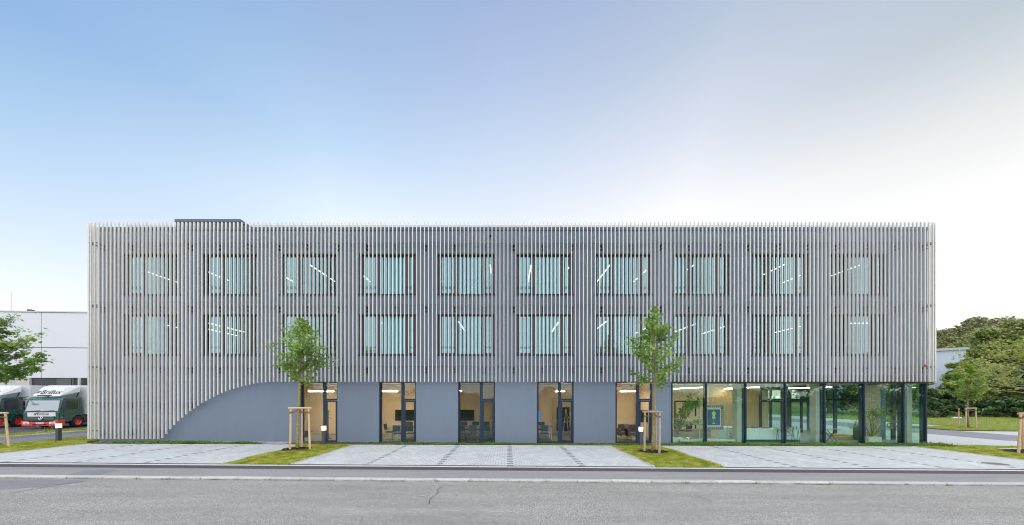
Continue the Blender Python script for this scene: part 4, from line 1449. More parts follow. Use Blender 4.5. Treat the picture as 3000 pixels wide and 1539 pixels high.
def staked_tree(label, x, y, top, crown_lo, crown, nleaf, lsize, lm, barkm, rs, stake, stakes, stake_h, r0=.055, nb=34, lean=(0, 0), bar=None, mulch=True):
    zb = G(x)
    t = thing('staked_tree', label, 'tree', (x, y, zb), 'young staked trees')
    tr, L_, rd = grow(x, y, zb, crown_lo - zb, crown, top - zb, r0, rs, nb, lean)
    part('trunk', tr, barkm, t, smooth=True, recalc=False)
    leaves('crown', leaf_points(L_, nleaf, .10, rs), lsize, 'maple', lm, t, .45, rs)
    # the support is a thing of its own: round stakes with a crossbar and ropes
    sp = thing('tree_support', stake[0], 'tree stakes', (x, y, zb), 'wooden tree supports')
    hs = []
    for i, (sx, sy) in enumerate(stakes):
        dx, dy = x + sx, y + sy
        lean_ = rd.uniform(-.03, .03)
        part('stake', MB().tube([(dx, dy, zb - .1), (dx - sx * .06 + lean_, dy, zb + stake_h * .5), (dx - sx * .1 + lean_, dy, zb + stake_h)], [.048, .045, .042], 9), stake[1], sp, smooth=False)
        hs.append((dx - sx * .1 + lean_, dy, zb + stake_h))
    for a, b in bar:
        p, q = Vector(hs[a]), Vector(hs[b])
        d = (q - p).normalized() * .10
        part('crossbar', MB().tube([tuple(p - d + Vector((0, 0, .02))), tuple(q + d + Vector((0, 0, .02)))], .043, 8), stake[1], sp)
    rp = MB()
    for i, h in enumerate(hs):
        c_ = Vector((x, y, zb + stake_h - .12))
        p = Vector(h) - Vector((0, 0, .18))
        for off in (0, .04):
            mid = p.lerp(c_, .5) - Vector((0, 0, .04))
            rp.tube([tuple(p + Vector((0, 0, off))), tuple(mid + Vector((0, 0, off))), tuple(c_ + Vector((0, 0, off)))], .012, 5)
        rp.lathe([(.055, -.22), (.06, -.18), (.055, -.14)], (h[0], h[1], h[2]), 8)
    part('rope', rp, M_rope, sp)
    if mulch:
        rg = np.random.default_rng(rs)
        n = 420
        a_ = rg.uniform(0, 2 * PI, n); r_ = np.sqrt(rg.uniform(0, 1, n)) * .62
        P = np.stack([x + r_ * np.cos(a_), y + .1 + r_ * .8 * np.sin(a_), np.full(n, zb + .03) + .05 * (1 - r_ / .62) + rg.uniform(0, .02, n)], -1)
        o = leaves('mulch', P, .09, 'quad', M_soil, None, .1, rs)
        # flat soil disc below the chips
        mb = MB().lathe([(0.0, .045), (.3, .035), (.66, .0)], (x, y + .1, zb + .014), 20)
        d = link('mulch_bed', mesh('mulch_bed', mb, M_soil)); stuff(d)


def crownA(f):   # broad egg with a pointed leader
    return float(np.interp(f, [0, .12, .35, .6, .8, .92, 1], [.7, 1.12, 1.25, 1.02, .58, .27, .10]))


def crownB(f):   # narrower, long leader
    return float(np.interp(f, [0, .1, .3, .5, .68, .8, .9, 1], [.6, 1.10, 1.25, 1.12, .66, .3, .14, .06]))


staked_tree('young green maple with yellow lichen on its trunk on the left grass strip', -9.35, 15.9, Z_(915, 15.9), Z_(1120, 15.9), crownA, 2050, .15, M_maple, M_lichen, 3,
            ('pale wooden stakes and crossbar around the trunk of the tree left of centre', M_stake), [(-.21, -.15), (-.04, .45), (.60, -.02)], Z_(1197, 15.9) - G(-9.35), .065, 36, (.28, 0), [(0, 2)])
staked_tree('young maple with a long thin leader on the right grass strip', 6.32, 15.5, Z_(880, 15.5), Z_(1130, 15.5), crownB, 2050, .15, M_maple, M_lichen, 11,
            ('weathered grey wooden stakes around the trunk of the tree right of centre', M_stakeg), [(-.36, .1), (.09, -.35), (.24, .35)], Z_(1208, 15.5) - G(6.4), .07, 38, (.05, 0), [(0, 2), (0, 1), (1, 2)])
staked_tree('maple with a wide crown cut by the left edge of the photo', -24.75, 16.8, Z_(892, 16.8), Z_(1125, 16.8), lambda f: 1.6 * crownA(f) if f < .8 else 1.35 * crownA(f), 9500, .15, M_maple, M_bark, 5,
            ('pale wooden stakes at the left edge of the photo', M_stake), [(1.75, -.25), (-.7, -.2), (-.6, .5)], Z_(1212, 16.5) - G(-23.7), .07, 64, (0, 0), [(0, 1)])
staked_tree('small bright green maple on the grass island by the right parking bays', 37.0, 28.8, Z_(1052, 28.8), Z_(1172, 28.8), lambda f: 1.08 * crownA(f), 2600, .16, M_maple2, M_bark, 8,
            ('wooden stakes around the small bright green tree at the right', M_stake), [(-.45, -.2), (-.12, .5), (.68, 0)], Z_(1197, 28.8) - G(37), .08, 36, (-.1, 0), [(0, 2)])
staked_tree('yellowing young tree reaching in from the right edge of the photo', 23.05, 15.9, Z_(985, 15.9), Z_(1150, 15.9), lambda f: 1.95 * crownA(f), 2100, .13, M_yell, M_stakeg, 15,
            ('wooden stakes at the right edge of the photo beside the manhole', M_stake), [(-.82, -.3), (.7, -.3), (.7, .6)], Z_(1213, 15.6) - G(22.2), .06, 40, (0, 0), [(0, 1)])


def foliage_cloud(cx, cy, zb, rx, ry, h, n, rs, clumps=40):
    """leaf positions gathered in clumps through an uneven crown"""
    rg = np.random.default_rng(rs)
    u = rg.normal(0, 1, (clumps, 3)); u /= np.linalg.norm(u, axis=1)[:, None]
    rad = rg.uniform(.45, 1.0, clumps)[:, None] ** .6
    C = u * rad * np.array([rx, ry, h / 2]) + np.array([cx, cy, zb + h / 2])
    cs_ = rg.uniform(.16, .34, clumps) * min(rx, h / 2)
    idx = rg.integers(0, clumps, n)
    v = rg.normal(0, 1, (n, 3)); v /= np.linalg.norm(v, axis=1)[:, None]
    rr = rg.uniform(0, 1, n)[:, None] ** .45
    P = C[idx] + v * rr * cs_[idx][:, None] * np.array([1.25, 1.25, .75])
    return P[P[:, 2] > zb - .2], C


def big_tree(label, x, y, zb, rx, h, low, n, m, rs, lsize=.34, group='large trees beyond the lawn', cat='tree', clumps=46):
    t = thing('broadleaf_tree', label, cat, (x, y, zb), group)
    P, C = foliage_cloud(x, y, zb + low, rx, rx * .9, h - low, n, rs, clumps)
    tr = MB().tube([(x, y, zb - .2), (x + .15, y, zb + low + (h - low) * .35), (x, y, zb + h * .75)], [.03 * h, .022 * h, .05], 8)
    rd = random.Random(rs)
    for c_ in C[:18]:
        p0 = Vector((x + .1, y, zb + low + (h - low) * rd.uniform(.0, .4)))
        tr.tube([tuple(p0), tuple(p0.lerp(Vector(c_), .5) + Vector((0, 0, .3))), tuple(c_)], [.01 * h, .006 * h, .02], 5, False)
    part('trunk', tr, M_bark, t, smooth=True, recalc=False)
    leaves('crown', P, lsize, 'quad', m, t, .5, rs)
    return t


#@@BACKGROUND
# right background
def zg(x): return G(x) * 1.0
BT = [  # px centre, depth, top py, radius px, material, label, low, count
    (2800, 62, 1085, 60, M_dkleaf, 'dark bushy tree left of the blue grey shed end', .3, 9000),
    (2800, 50, 1130, 70, M_dkleaf, 'dark tree directly behind the small bright green tree', .2, 13000),
    (2905, 60, 942, 118, M_mdleaf, 'tallest olive green tree rising above the shed', 2.0, 30000),
    (2870, 52, 1060, 70, M_mdleaf, 'mid green tree in front of the tallest olive green one', 1.0, 14000),
    (2960, 50, 1080, 80, M_dkleaf, 'dark dense tree low at the right behind the lawn', .2, 16000),
    (3070, 55, 960, 110, M_mdleaf, 'olive green tree cut by the right edge of the photo', 1.0, 20000),
    (2430, 56, 1000, 110, M_dkleaf, 'dark green tree seen through the showroom beside the exit sign', .4, 12000),
    (2590, 52, 1040, 95, M_mdleaf, 'green tree seen through the right end of the showroom glazing', .4, 12000),
    (2838, 49, 1050, 48, M_mdleaf, 'mid green tree hiding the right end of the shed', .6, 9000),
    (2775, 95, 1055, 55, M_mdleaf, 'distant green tree standing above the shed roof', 1.0, 9000),
]
for i, (px, D, py, rp, m, lb, low, n) in enumerate(BT):
    x = X_(px, D); zt = Z_(py, D); rx = rp * D / FOC
    big_tree(lb, x, D, G(x), rx, zt - G(x), low, n, m, 30 + i, lsize=.36 if D < 80 else .5)
for i, (px, D, py, rp, lb) in enumerate([(2735, 44, 1165, 34, 'low dark shrub right beside the showroom corner'), (2762, 46, 1203, 36, 'low clipped green shrub at the lawn edge'),
                                     (2880, 46, 1180, 45, 'dark shrub behind the white topped stand'), (2945, 45, 1165, 50, 'dark shrub right of the small staked tree'), (3020, 44, 1160, 50, 'dark shrub at the right edge behind the lawn')]):
    x = X_(px, D)
    t = thing('shrub', lb, 'shrub', (x, D, G(x)), 'shrubs along the lawn')
    h = Z_(py, D) - G(x)
    P, C = foliage_cloud(x, D, G(x) - .1, rp * D / FOC * 1.1, 1.6, h, 6500, 60 + i, 26)
    leaves('foliage', P, .24, 'quad', M_dkleaf if i != 1 else M_mdleaf, t, .5, i)
    st = MB()
    for c_ in C[:8]:
        st.tube([(x, D, G(x) - .1), tuple(c_)], [.06, .02], 5, False)
    part('stem', st, M_bark, t, recalc=False)
# wooded hill
hx = []
hy0 = 150
ridge = [(2500, 985), (2690, 972), (2746, 962), (2776, 970), (2825, 957), (2865, 937), (2900, 942), (2952, 940), (3000, 930), (3200, 915), (3500, 930)]
hm = MB()
pr = [(px, py + 22) for px, py in ridge]
for (pa, ya), (pb, yb_) in zip(pr, pr[1:]):
    A0, A1 = at(pa, ya, hy0), at(pb, yb_, hy0)
    hm.quad((X_(pa, 110), 110, -1.5), (X_(pb, 110), 110, -1.5), A1, A0)
    hm.quad(A0, A1, (A1[0], 260, A1[2] - 2), (A0[0], 260, A0[2] - 2))
o = link('hill', mesh('hill', hm, M_turf2)); o['kind'] = 'structure'
rg = np.random.default_rng(77)
CC = []
for q in range(420):
    px = rg.uniform(2560, 3250); f = rg.uniform(0, 1)
    D = 112 + 38 * f
    rt = np.interp(px, [r_[0] for r_ in ridge], [r_[1] for r_ in ridge])
    z = (Z_(rt + 22, hy0)) * f + -1.0 * (1 - f)
    CC.append((px, D, z, rg.uniform(2.2, 4.2)))
PP = []
for px, D, z, r_ in CC:
    n = 330
    v = rg.normal(0, 1, (n, 3)); v /= np.linalg.norm(v, axis=1)[:, None]
    v *= (rg.uniform(.55, 1.05, n)[:, None])
    PP.append(v * np.array([r_, r_, r_ * .85]) + np.array([X_(px, D), D, z + r_ * .55]))
PP = np.concatenate(PP)
leaves('hill_woodland', PP, .85, 'quad', M_hillleaf, None, .5, 78)
# shed: wall and roof of profiled sheet
A = Vector((X_(2745, 70), 70, 0)); Bv = Vector((X_(2830, 57), 57, 0))
ang = math.atan2(Bv.y - A.y, Bv.x - A.x)
sh = thing('shed', 'pale blue grey profiled metal shed half hidden by the trees', 'building', (A.x, A.y, 0))
d = (Bv - A).normalized(); L0 = -14; L1 = (Bv - A).length
nn = Vector((-d.y, d.x, 0))
if nn.y < 0: nn = -nn
fy = 1 if math.cos(ang) > 0 else -1
shm = MB().box(L0, L1, min(0, 18 * fy), max(0, 18 * fy), -.5, 9.9)
ow = link('wall', mesh('shed_wall', shm, M_shed), sh); ow.location = (0, 0, 0); ow.rotation_euler = (0, 0, ang if nn.dot(Vector((-math.sin(ang), math.cos(ang), 0))) > 0 else ang)
rfm = MB().box(L0 - .3, L1 + .3, min(-.3 * fy, 18.3 * fy), max(-.3 * fy, 18.3 * fy), 9.9, 10.3)
orf = link('roof', mesh('shed_roof', rfm, mat('shed_roof', (.42, .45, .47), .5)), sh); orf.location = (0, 0, 0); orf.rotation_euler = ow.rotation_euler
sh.location = A
# white topped stand on the lawn
xs_, ys_ = X_(2803, 32.4), 32.4
st = thing('metal_stand', 'low metal stand with a white top rail on the lawn left of the small tree', 'stand', (xs_, ys_, G(xs_)))
part('top_rail', MB().box(xs_ - .40, xs_ + .40, ys_ - .05, ys_ + .05, G(xs_) + .62, G(xs_) + .72), mat('white_paint', (.78, .78, .78), .5), st)
for sx in (-.36, .36):
    part('leg', MB().tube([(xs_ + sx, ys_, G(xs_) - .05), (xs_ + sx, ys_, G(xs_) + .62)], .02, 6), M_chrome, st)
# manhole
mx_, my_ = gp(2917, 1360)
mh_ = thing('manhole_cover', 'round ribbed iron manhole cover with a pale ring in the right paving', 'manhole cover', (mx_, my_, G(mx_)))
ringm = MB().lathe([(.33, 0), (.33, .012), (.42, .012), (.42, 0)], (mx_, my_, G(mx_)), 36)
part('ring', ringm, M_conc, mh_)
lid = MB().lathe([(0, .010), (.322, .010), (.325, .0)], (mx_, my_, G(mx_)), 36)
for a_ in range(-4, 5):
    hw = math.sqrt(.3 ** 2 - (a_ * .065) ** 2)
    lid.box(mx_ - hw, mx_ + hw, my_ + a_ * .065 - .012, my_ + a_ * .065 + .012, G(mx_) + .008, G(mx_) + .018)
part('lid', lid, mat('manhole_iron', (.22, .19, .16), .7, noise=.3, scale=30), mh_)
sx_, sy_ = gp(2985, 1318)
sheet('stone_slab', [(sx_ - 1.0, sy_ - .1), (sx_ + 1.2, sy_ - .15), (sx_ + 1.2, sy_ + .12), (sx_ - .9, sy_ + .12)], .05, M_edge)

# ------------------------------------------------------------------ warehouse and trucks at the left
wh = thing('warehouse', 'large white panelled warehouse behind the trucks at the left', 'building', (-52, 38.5, 0))
WY = 38.0


def wyy(x): return WY + (x + 53) * .06


zt, zb_, zj = Z_(914, 38), Z_(1108, 38), Z_(1018, 38)
xsj = [-95, -X_(0, 1) * 0 + X_(114, 38) - 17, X_(114, 38), X_(114, 38) + 17]
wpanels = []
for a, b in zip(xsj, xsj[1:]):
    for z0, z1 in ((zb_, zj), (zj, zt)):
        m_ = MB()
        g_ = .035
        i0 = len(m_.v)
        p = [(a + g_, wyy(a)), (b - g_, wyy(b)), (b - g_, wyy(b) + .2), (a + g_, wyy(a) + .2)]
        m_.v += [(x, y, z0 + g_) for x, y in p] + [(x, y, z1 - g_) for x, y in p]
        for f in ((4, 5, 6, 7), (0, 1, 5, 4), (1, 2, 6, 5), (2, 3, 7, 6), (3, 0, 4, 7), (0, 3, 2, 1)):
            m_.f.append(f)
        part('panel', m_, M_panel, wh)
x0, x1 = xsj[0], xsj[-1]
bk_ = MB()
bk_.v += [(x0, wyy(x0) + .12, -.3), (x1, wyy(x1) + .12, -.3), (x1, wyy(x1) + 40, -.3), (x0, wyy(x0) + 40, -.3), (x0, wyy(x0) + .12, zt - .05), (x1, wyy(x1) + .12, zt - .05), (x1, wyy(x1) + 40, zt - .05), (x0, wyy(x0) + 40, zt - .05)]
for f in ((4, 5, 6, 7), (0, 1, 5, 4), (1, 2, 6, 5), (2, 3, 7, 6), (3, 0, 4, 7)):
    bk_.f.append(f)
part('wall', bk_, M_dock, wh)
cp = MB()
cp.v += [(x0, wyy(x0) - .08, zt), (x1, wyy(x1) - .08, zt), (x1, wyy(x1) + .6, zt), (x0, wyy(x0) + .6, zt), (x0, wyy(x0) - .08, zt + .12), (x1, wyy(x1) - .08, zt + .12), (x1, wyy(x1) + .6, zt + .12), (x0, wyy(x0) + .6, zt + .12)]
for f in ((4, 5, 6, 7), (0, 1, 5, 4), (1, 2, 6, 5), (2, 3, 7, 6), (3, 0, 4, 7), (0, 3, 2, 1)):
    cp.f.append(f)
part('roof_edge', cp, M_panelg, wh)
yy = 38.3
part('pillar', MB().box(X_(-40, yy), X_(95, yy), yy - .25, yy + .4, -.3, zb_), M_panelg, wh)
for pa, pb in ((97, 115), (117, 205), (208, 212)):
    part('dock_door', MB().box(X_(pa, yy), X_(pb, yy), yy + .1, yy + .3, -.3, zb_ - .02), mat('dock_door_grey', (.10, .10, .11), .6), wh)
part('pipe', MB().tube([(X_(236, yy), yy - .1, zb_), (X_(236, yy), yy - .1, -.2)], .12, 8), M_panelg, wh)
part('skylight', MB().extr([(X_(42, 42), 0), (X_(112, 42), 0), (X_(85, 42), .62), (X_(46, 42), .62)], 41.8, 43, 'xz'), M_brown, wh).location.z += zt + .1 + .0
part('skylight_roof', MB().box(X_(42, 42), X_(90, 42), 41.7, 43.1, zt + .72, zt + .80), M_inkg, wh)
part('chimney', MB().box(X_(79, 42), X_(89, 42), 42, 42.4, zt + .8, zt + 1.25), M_brown, wh)
mast = MB().tube([(X_(34, 42), 42, zt), (X_(34, 42), 42, Z_(857, 42))], .02, 5)
tag(part('roof_mast', mast, M_panelg, None), 'thin antenna mast rising above the warehouse roof', 'mast')


def truck(label, loc, rot, gi, poster=True):
    """box truck, front towards -Y, origin at the front centre on the ground"""
    t = thing('box_truck', label, 'truck', (0, 0, 0), 'parked green and white box trucks')
    def P(n, mb, m, par=None, smooth=False):
        return part(n, mb, m, par or t, smooth)
    w = 1.13
    side = [(0, .62), (0.0, 1.22), (.05, 1.30), (.28, 2.18), (.40, 2.36), (1.60, 2.42), (1.72, 2.34), (1.76, 1.5), (1.76, .95), (1.72, .80)]
    arch = [(1.42 + .47 * math.cos(a), .45 + .5 * math.sin(a)) for a in [PI * .14 + (PI * .86 - PI * .14) * q / 8 for q in range(9)]]
    arch = [(min(p[0], 1.74), p[1]) for p in arch]
    body = [(y, z) for y, z in side] + [(min(1.72, p[0]), p[1]) for p in arch] + [(.85, .5), (.1, .5)]
    cabm = MB().extr(body, -w, w)
    cb = P('cab', cabm, M_green)
    bev = cb.modifiers.new('bevel', 'BEVEL'); bev.width = .05; bev.segments = 3; bev.limit_method = 'ANGLE'; bev.angle_limit = R(35)
    # windscreen with dark surround
    def fr(u, v, off=.0):
        """point on the raked screen: u across, v 0..1 up"""
        y = .05 + (.28 - .05) * v; z = 1.30 + (2.18 - 1.30) * v
        return (u, y - off, z)
    P('screen_surround', MB().poly([fr(-w + .03, -.04, .012), fr(w - .03, -.04, .012), fr(w - .1, .99, .012), fr(-w + .1, .99, .012)]), M_black)
    ws = P('windscreen', MB().poly([fr(-w + .10, .04, .02), fr(w - .10, .04, .02), fr(w - .16, .94, .02), fr(-w + .16, .94, .02)]), mat('windscreen_glass', (.24, .30, .34), .08, spec=1, coat=1))
    P('wiper', MB().tube([fr(-.75, .03, .05), fr(-.1, .09, .05)], .012, 5), M_black)
    P('wiper', MB().tube([fr(.15, .03, .05), fr(.8, .09, .05)], .012, 5), M_black)
    # white front panel with lettering
    P('front_panel', MB().box(-.84, .92, -.015, .02, .93, 1.23), M_white)
    tx = text('lettering', 'Brillux', .29, M_ink, t, (-.24, -.02, 1.11), (1, 0, 0), (0, 0, 1), 0, .002, .003)
    for i, (mm, dx) in enumerate(((M_inkr, -.47), (M_inkg, -.41), (M_ink, -.36))):
        P('stripe_mark', MB().poly([(dx, -.018 - .001 * i, 1.03), (dx + .05, -.018 - .001 * i, 1.03), (dx + .12, -.018 - .001 * i, 1.18), (dx + .07, -.018 - .001 * i, 1.18)]), mm)
    # grille
    P('grille', MB().box(-.80, .86, -.008, .02, .58, .92), M_black)
    for q in range(3):
        z = .64 + q * .105
        P('grille_bar', MB().extr([(-.04, z - .015), (-.045, z + .01), (-.02, z + .05), (-.005, z + .05), (-.005, z - .02)], -.78, .84), M_green)
    em = MB()
    for q in range(24):
        pass
    em.lathe([(.12, -.05), (.135, -.06), (.15, -.05), (.135, -.04)], (.02, 0, .80), 24, 1)
    for q in range(3):
        a = PI / 2 + q * 2 * PI / 3
        em.poly([(.02 + .14 * math.cos(a), -.052, .80 + .14 * math.sin(a)), (.02 + .025 * math.cos(a - 1.05), -.056, .80 + .025 * math.sin(a - 1.05)), (.02, -.06, .80), (.02 + .025 * math.cos(a + 1.05), -.056, .80 + .025 * math.sin(a + 1.05))])
    P('emblem_disc', MB().lathe([(0, -.048), (.14, -.048), (.14, -.03)], (.02, 0, .80), 20, 1), M_black)
    P('emblem', em, M_chrome)
    # red bumper
    bp = P('bumper', MB().extr([(-w, .02), (-w - .02, .58), (-.9, .60), (-.75, .50), (.75, .50), (.95, .66), (w + .02, .66), (w + .02, .02)][::-1] and
                               [(-w - .01, .22), (-w - .01, .60), (-.85, .60), (-.72, .52), (.78, .52), (.92, .66), (w + .01, .66), (w + .01, .22)], -.10, .42, 'xz'), M_red)
    b2 = bp.modifiers.new('bevel', 'BEVEL'); b2.width = .03; b2.segments = 2; b2.limit_method = 'ANGLE'
    for sx in (-1, 1):
        P('headlight', MB().bbox(sx * .82 - .19, sx * .82 + .19, -.13, -.08, .36, .53, .01), M_lens)
        P('headlight', MB().bbox(sx * .82 - .06, sx * .82 + .10, -.14, -.12, .40, .50, .01), M_chrome)
        P('air_inlet', MB().box(sx * .33 - .12, sx * .33 + .12, -.108, -.09, .28, .38), M_black)
    P('air_inlet', MB().box(-.18, .18, -.109, -.09, .28, .34), M_black)
    P('number_plate', MB().box(-.28, .28, -.125, -.104, .38, .50), M_white)
    P('plate_strip', MB().box(-.28, -.22, -.128, -.126, .38, .50), mat('plate_blue', (.01, .1, .5), .5))
    text('plate_lettering', 'MS BY 804', .10, M_ink, t, (-.20, -.127, .44), (1, 0, 0), (0, 0, 1), 0, .001)
    # doors
    for sx in (1, -1):
        xs2 = sx * (w + .004)
        P('side_window', MB().poly([(xs2, .42, 1.42), (xs2, 1.28, 1.42), (xs2, 1.38, 1.52), (xs2, 1.38, 2.16), (xs2, 1.32, 2.22), (xs2, .50, 2.20)]), mat('side_glass', (.010, .014, .016), .08, coat=1))
        P('door_seam', MB().box(xs2 - .002, xs2 + .002, .30, .315, .70, 1.9).box(xs2 - .002, xs2 + .002, 1.47, 1.485, .95, 2.3).box(xs2 - .002, xs2 + .002, .30, 1.0, .695, .71), M_black)
        P('door_handle', MB().box(xs2, xs2 + sx * .03, 1.22, 1.42, 1.20, 1.23), M_black)
        P('door_ridge', MB().box(min(xs2, xs2 + sx * .02), max(xs2, xs2 + sx * .02), .15, 1.7, 1.02, 1.05), M_green)
        P('indicator', MB().box(xs2, xs2 + sx * .02, .12, .26, .84, .87), M_lens)
        # mirrors
        P('mirror', MB().bbox(min(sx * (w + .12), sx * (w + .34)), max(sx * (w + .12), sx * (w + .34)), .14, .26, 1.72, 2.12, .03).bbox(min(sx * (w + .12), sx * (w + .34)), max(sx * (w + .12), sx * (w + .34)), .14, .26, 1.45, 1.68, .03), M_black)
        P('mirror_arm', MB().tube([(sx * w, .30, 2.18), (sx * (w + .23), .18, 2.22), (sx * (w + .23), .2, 1.5), (sx * w, .3, 1.4)], .022, 6), M_black)
    P('roof_mirror', MB().tube([(-w + .1, .25, 2.4), (-w - .15, -.15, 2.3), (-w + .0, -.25, 2.15)], .03, 6).bbox(-w - .02, -w + .32, -.3, -.2, 2.0, 2.12, .02), M_black)
    # roof deflector
    zr = 2.44
    DF = MB()
    fl, ft_ = .30, .85
    tp = zr + .86
    v = [(-.92, fl, zr), (.92, fl, zr), (1.10, 1.62, zr + .32), (-1.10, 1.62, zr + .32), (-.66, ft_, tp - .14), (.72, ft_, tp - .14), (1.12, 1.68, tp), (-1.12, 1.68, tp)]
    DF.v = v
    for f in ((0, 1, 5, 4), (4, 5, 6, 7), (1, 2, 6, 5), (3, 0, 4, 7), (2, 3, 7, 6), (0, 3, 2, 1)):
        DF.f.append(f)
    dfo = P('wind_deflector', DF, M_white)
    b3 = dfo.modifiers.new('bevel', 'BEVEL'); b3.width = .07; b3.segments = 3
    upv = Vector((0, ft_ - fl, tp - .14 - zr)).normalized()
    nrm = Vector((0, -upv.z, upv.y))
    cpt = Vector((0, fl, zr)) + upv * .38 + nrm * .012
    text('lettering', 'Brillux', .50, M_ink, t, tuple(cpt + Vector((-.52, 0, 0))), (1, 0, 0), tuple(upv), .25, .002, .006)
    cp2 = cpt - upv * .20
    text('small_lettering', 'mehr als Farbe', .13, M_inkgr, t, tuple(cp2 + Vector((-.42, 0, 0))), (1, 0, 0), tuple(upv), .25, .001)
    for i, (mm, dx) in enumerate(((M_inkr, -.84), (M_inkg, -.76), (M_ink, -.68))):
        a = cpt + Vector((dx, 0, 0)) - upv * .12; b = cpt + Vector((dx + .14, 0, 0)) + upv * .14
        P('stripe_mark', MB().poly([tuple(a), tuple(a + Vector((.05, 0, 0))), tuple(b + Vector((.05, 0, 0))), tuple(b)]), mm)
    P('light_bar', MB().tube([(-.45, .22, zr + .06), (.45, .22, zr + .06)], .03, 6), M_black)
    P('deflector_strut', MB().tube([(.95, 1.5, 2.42), (1.0, 1.6, 2.76)], .04, 6).tube([(-.95, 1.5, 2.42), (-1.0, 1.6, 2.76)], .04, 6), M_black)
    # chassis and wheels
    P('chassis', MB().box(-.42, .42, .5, 8.6, .55, .85).box(-w, w, 1.85, 2.5, .45, .9), M_black)
    for sx in (-1, 1):
        for yy_ in (1.42, 6.4):
            xw = sx * (w - .14)
            wl = P('wheel', MB().lathe([(.27, -.13), (.44, -.13), (.47, -.09), (.47, .09), (.44, .13), (.27, .13)], (xw, yy_, .45), 24, 0), M_tyre, smooth=True)
            part('rim', MB().lathe([(0, sx * .10), (.09, sx * .11), (.10, sx * .05), (.22, sx * .06), (.26, sx * .125), (.275, sx * .125)], (xw, yy_, .45), 20, 0), M_red, wl)
            hb = MB()
            for q in range(8):
                a = 2 * PI * q / 8
                hb.lathe([(0, sx * .075), (.022, sx * .07), (.022, sx * .05)], (xw, yy_ + .16 * math.cos(a), .45 + .16 * math.sin(a)), 6, 0)
            part('wheel_nuts', hb, M_black, wl)
        P('mudguard', MB().tube([(sx * (w - .02), 1.42 + .54 * math.cos(a), .47 + .56 * math.sin(a)) for a in [PI * .05 + PI * .9 * q / 8 for q in range(9)]], .035, 6), M_green)
        P('side_skirt', MB().box(sx * (w + .06) - .02, sx * (w + .06) + .02, 2.6, 5.7, .35, .95), M_dock)
    # cargo box
    bx = P('cargo_box', MB().box(-1.26, 1.26, 2.0, 9.4, .98, 3.32), M_boxw)
    for sx in (-1, 1):
        xx_ = sx * 1.262
        seam = MB()
        yv = 2.6
        while yv < 9.4:
            seam.box(xx_ - .003, xx_ + .003, yv, yv + .012, 1.1, 3.2); yv += .6
        P('panel_seam', seam, M_panelg)
        P('box_edge', MB().box(min(xx_, xx_ + sx * .02), max(xx_, xx_ + sx * .02), 1.99, 9.41, 3.24, 3.33).box(min(xx_, xx_ + sx * .02), max(xx_, xx_ + sx * .02), 1.99, 9.41, .97, 1.06), M_white)
        P('box_edge', MB().box(min(xx_, xx_ + sx * .02), max(xx_, xx_ + sx * .02), 1.98, 2.08, 1.06, 3.24), M_white)
    if poster:
        xx_ = 1.272
        def ps_(n, y0, y1, z0, z1, m, o=0):
            P(n, MB().quad((xx_ + o, y0, z0), (xx_ + o, y1, z0), (xx_ + o, y1, z1), (xx_ + o, y0, z1)), m)
        ps_('poster', 3.1, 6.2, 1.25, 3.0, mat('poster_pale', (.50, .58, .58), .5))
        ps_('poster_print', 3.1, 3.9, 1.5, 3.0, mat('poster_green', (.25, .40, .38), .5), .002)
        P('poster_print', MB().poly([(xx_ + .004, 3.85 + .28 * math.cos(q * PI / 6), 2.30 + .34 * math.sin(q * PI / 6)) for q in range(12)]), mat('print_skin', (.50, .32, .24), .6))
        P('poster_print', MB().poly([(xx_ + .006, 3.83 + .32 * math.cos(q * PI / 6), 2.52 + .17 * math.sin(q * PI / 6)) for q in range(12)]), mat('print_hair', (.05, .035, .03), .6))
        ps_('poster_print', 3.35, 4.6, 1.3, 1.95, mat('print_shirt', (.60, .60, .60), .6), .003)
        ps_('poster_print', 4.55, 5.7, 1.4, 2.0, M_red, .005)
        for i, (ch, cl_) in enumerate((('d', (.5, .05, .1)), ('s', (.6, .35, .03)), ('f', (.1, .35, .1)), ('b', (.2, .4, .15)))):
            text('poster_lettering', ch, .42, mat('print_letter_' + ch, cl_, .5), t, (xx_ + .004, 4.1 + i * .27, 2.82), (0, 1, 0), (0, 0, 1), 0, .001, .006)
        ps_('poster_print', 8.2, 9.2, 1.5, 1.85, mat('print_blue', (.02, .12, .4), .5), .002)
        ps_('poster_print', 8.2, 9.2, 1.9, 2.3, mat('print_gold', (.55, .38, .08), .5), .002)
    t.location = loc
    t.scale = (.96, .96, .96)
    t.rotation_euler = (0, 0, rot)
    return t


truck('green and white box truck facing the street with red bumper and roof lettering', (-33.45, 25.7, .10), R(9), 0)
truck('second green and white box truck cut by the left edge of the photo', (-38.1, 25.8, .10), R(9), 1)

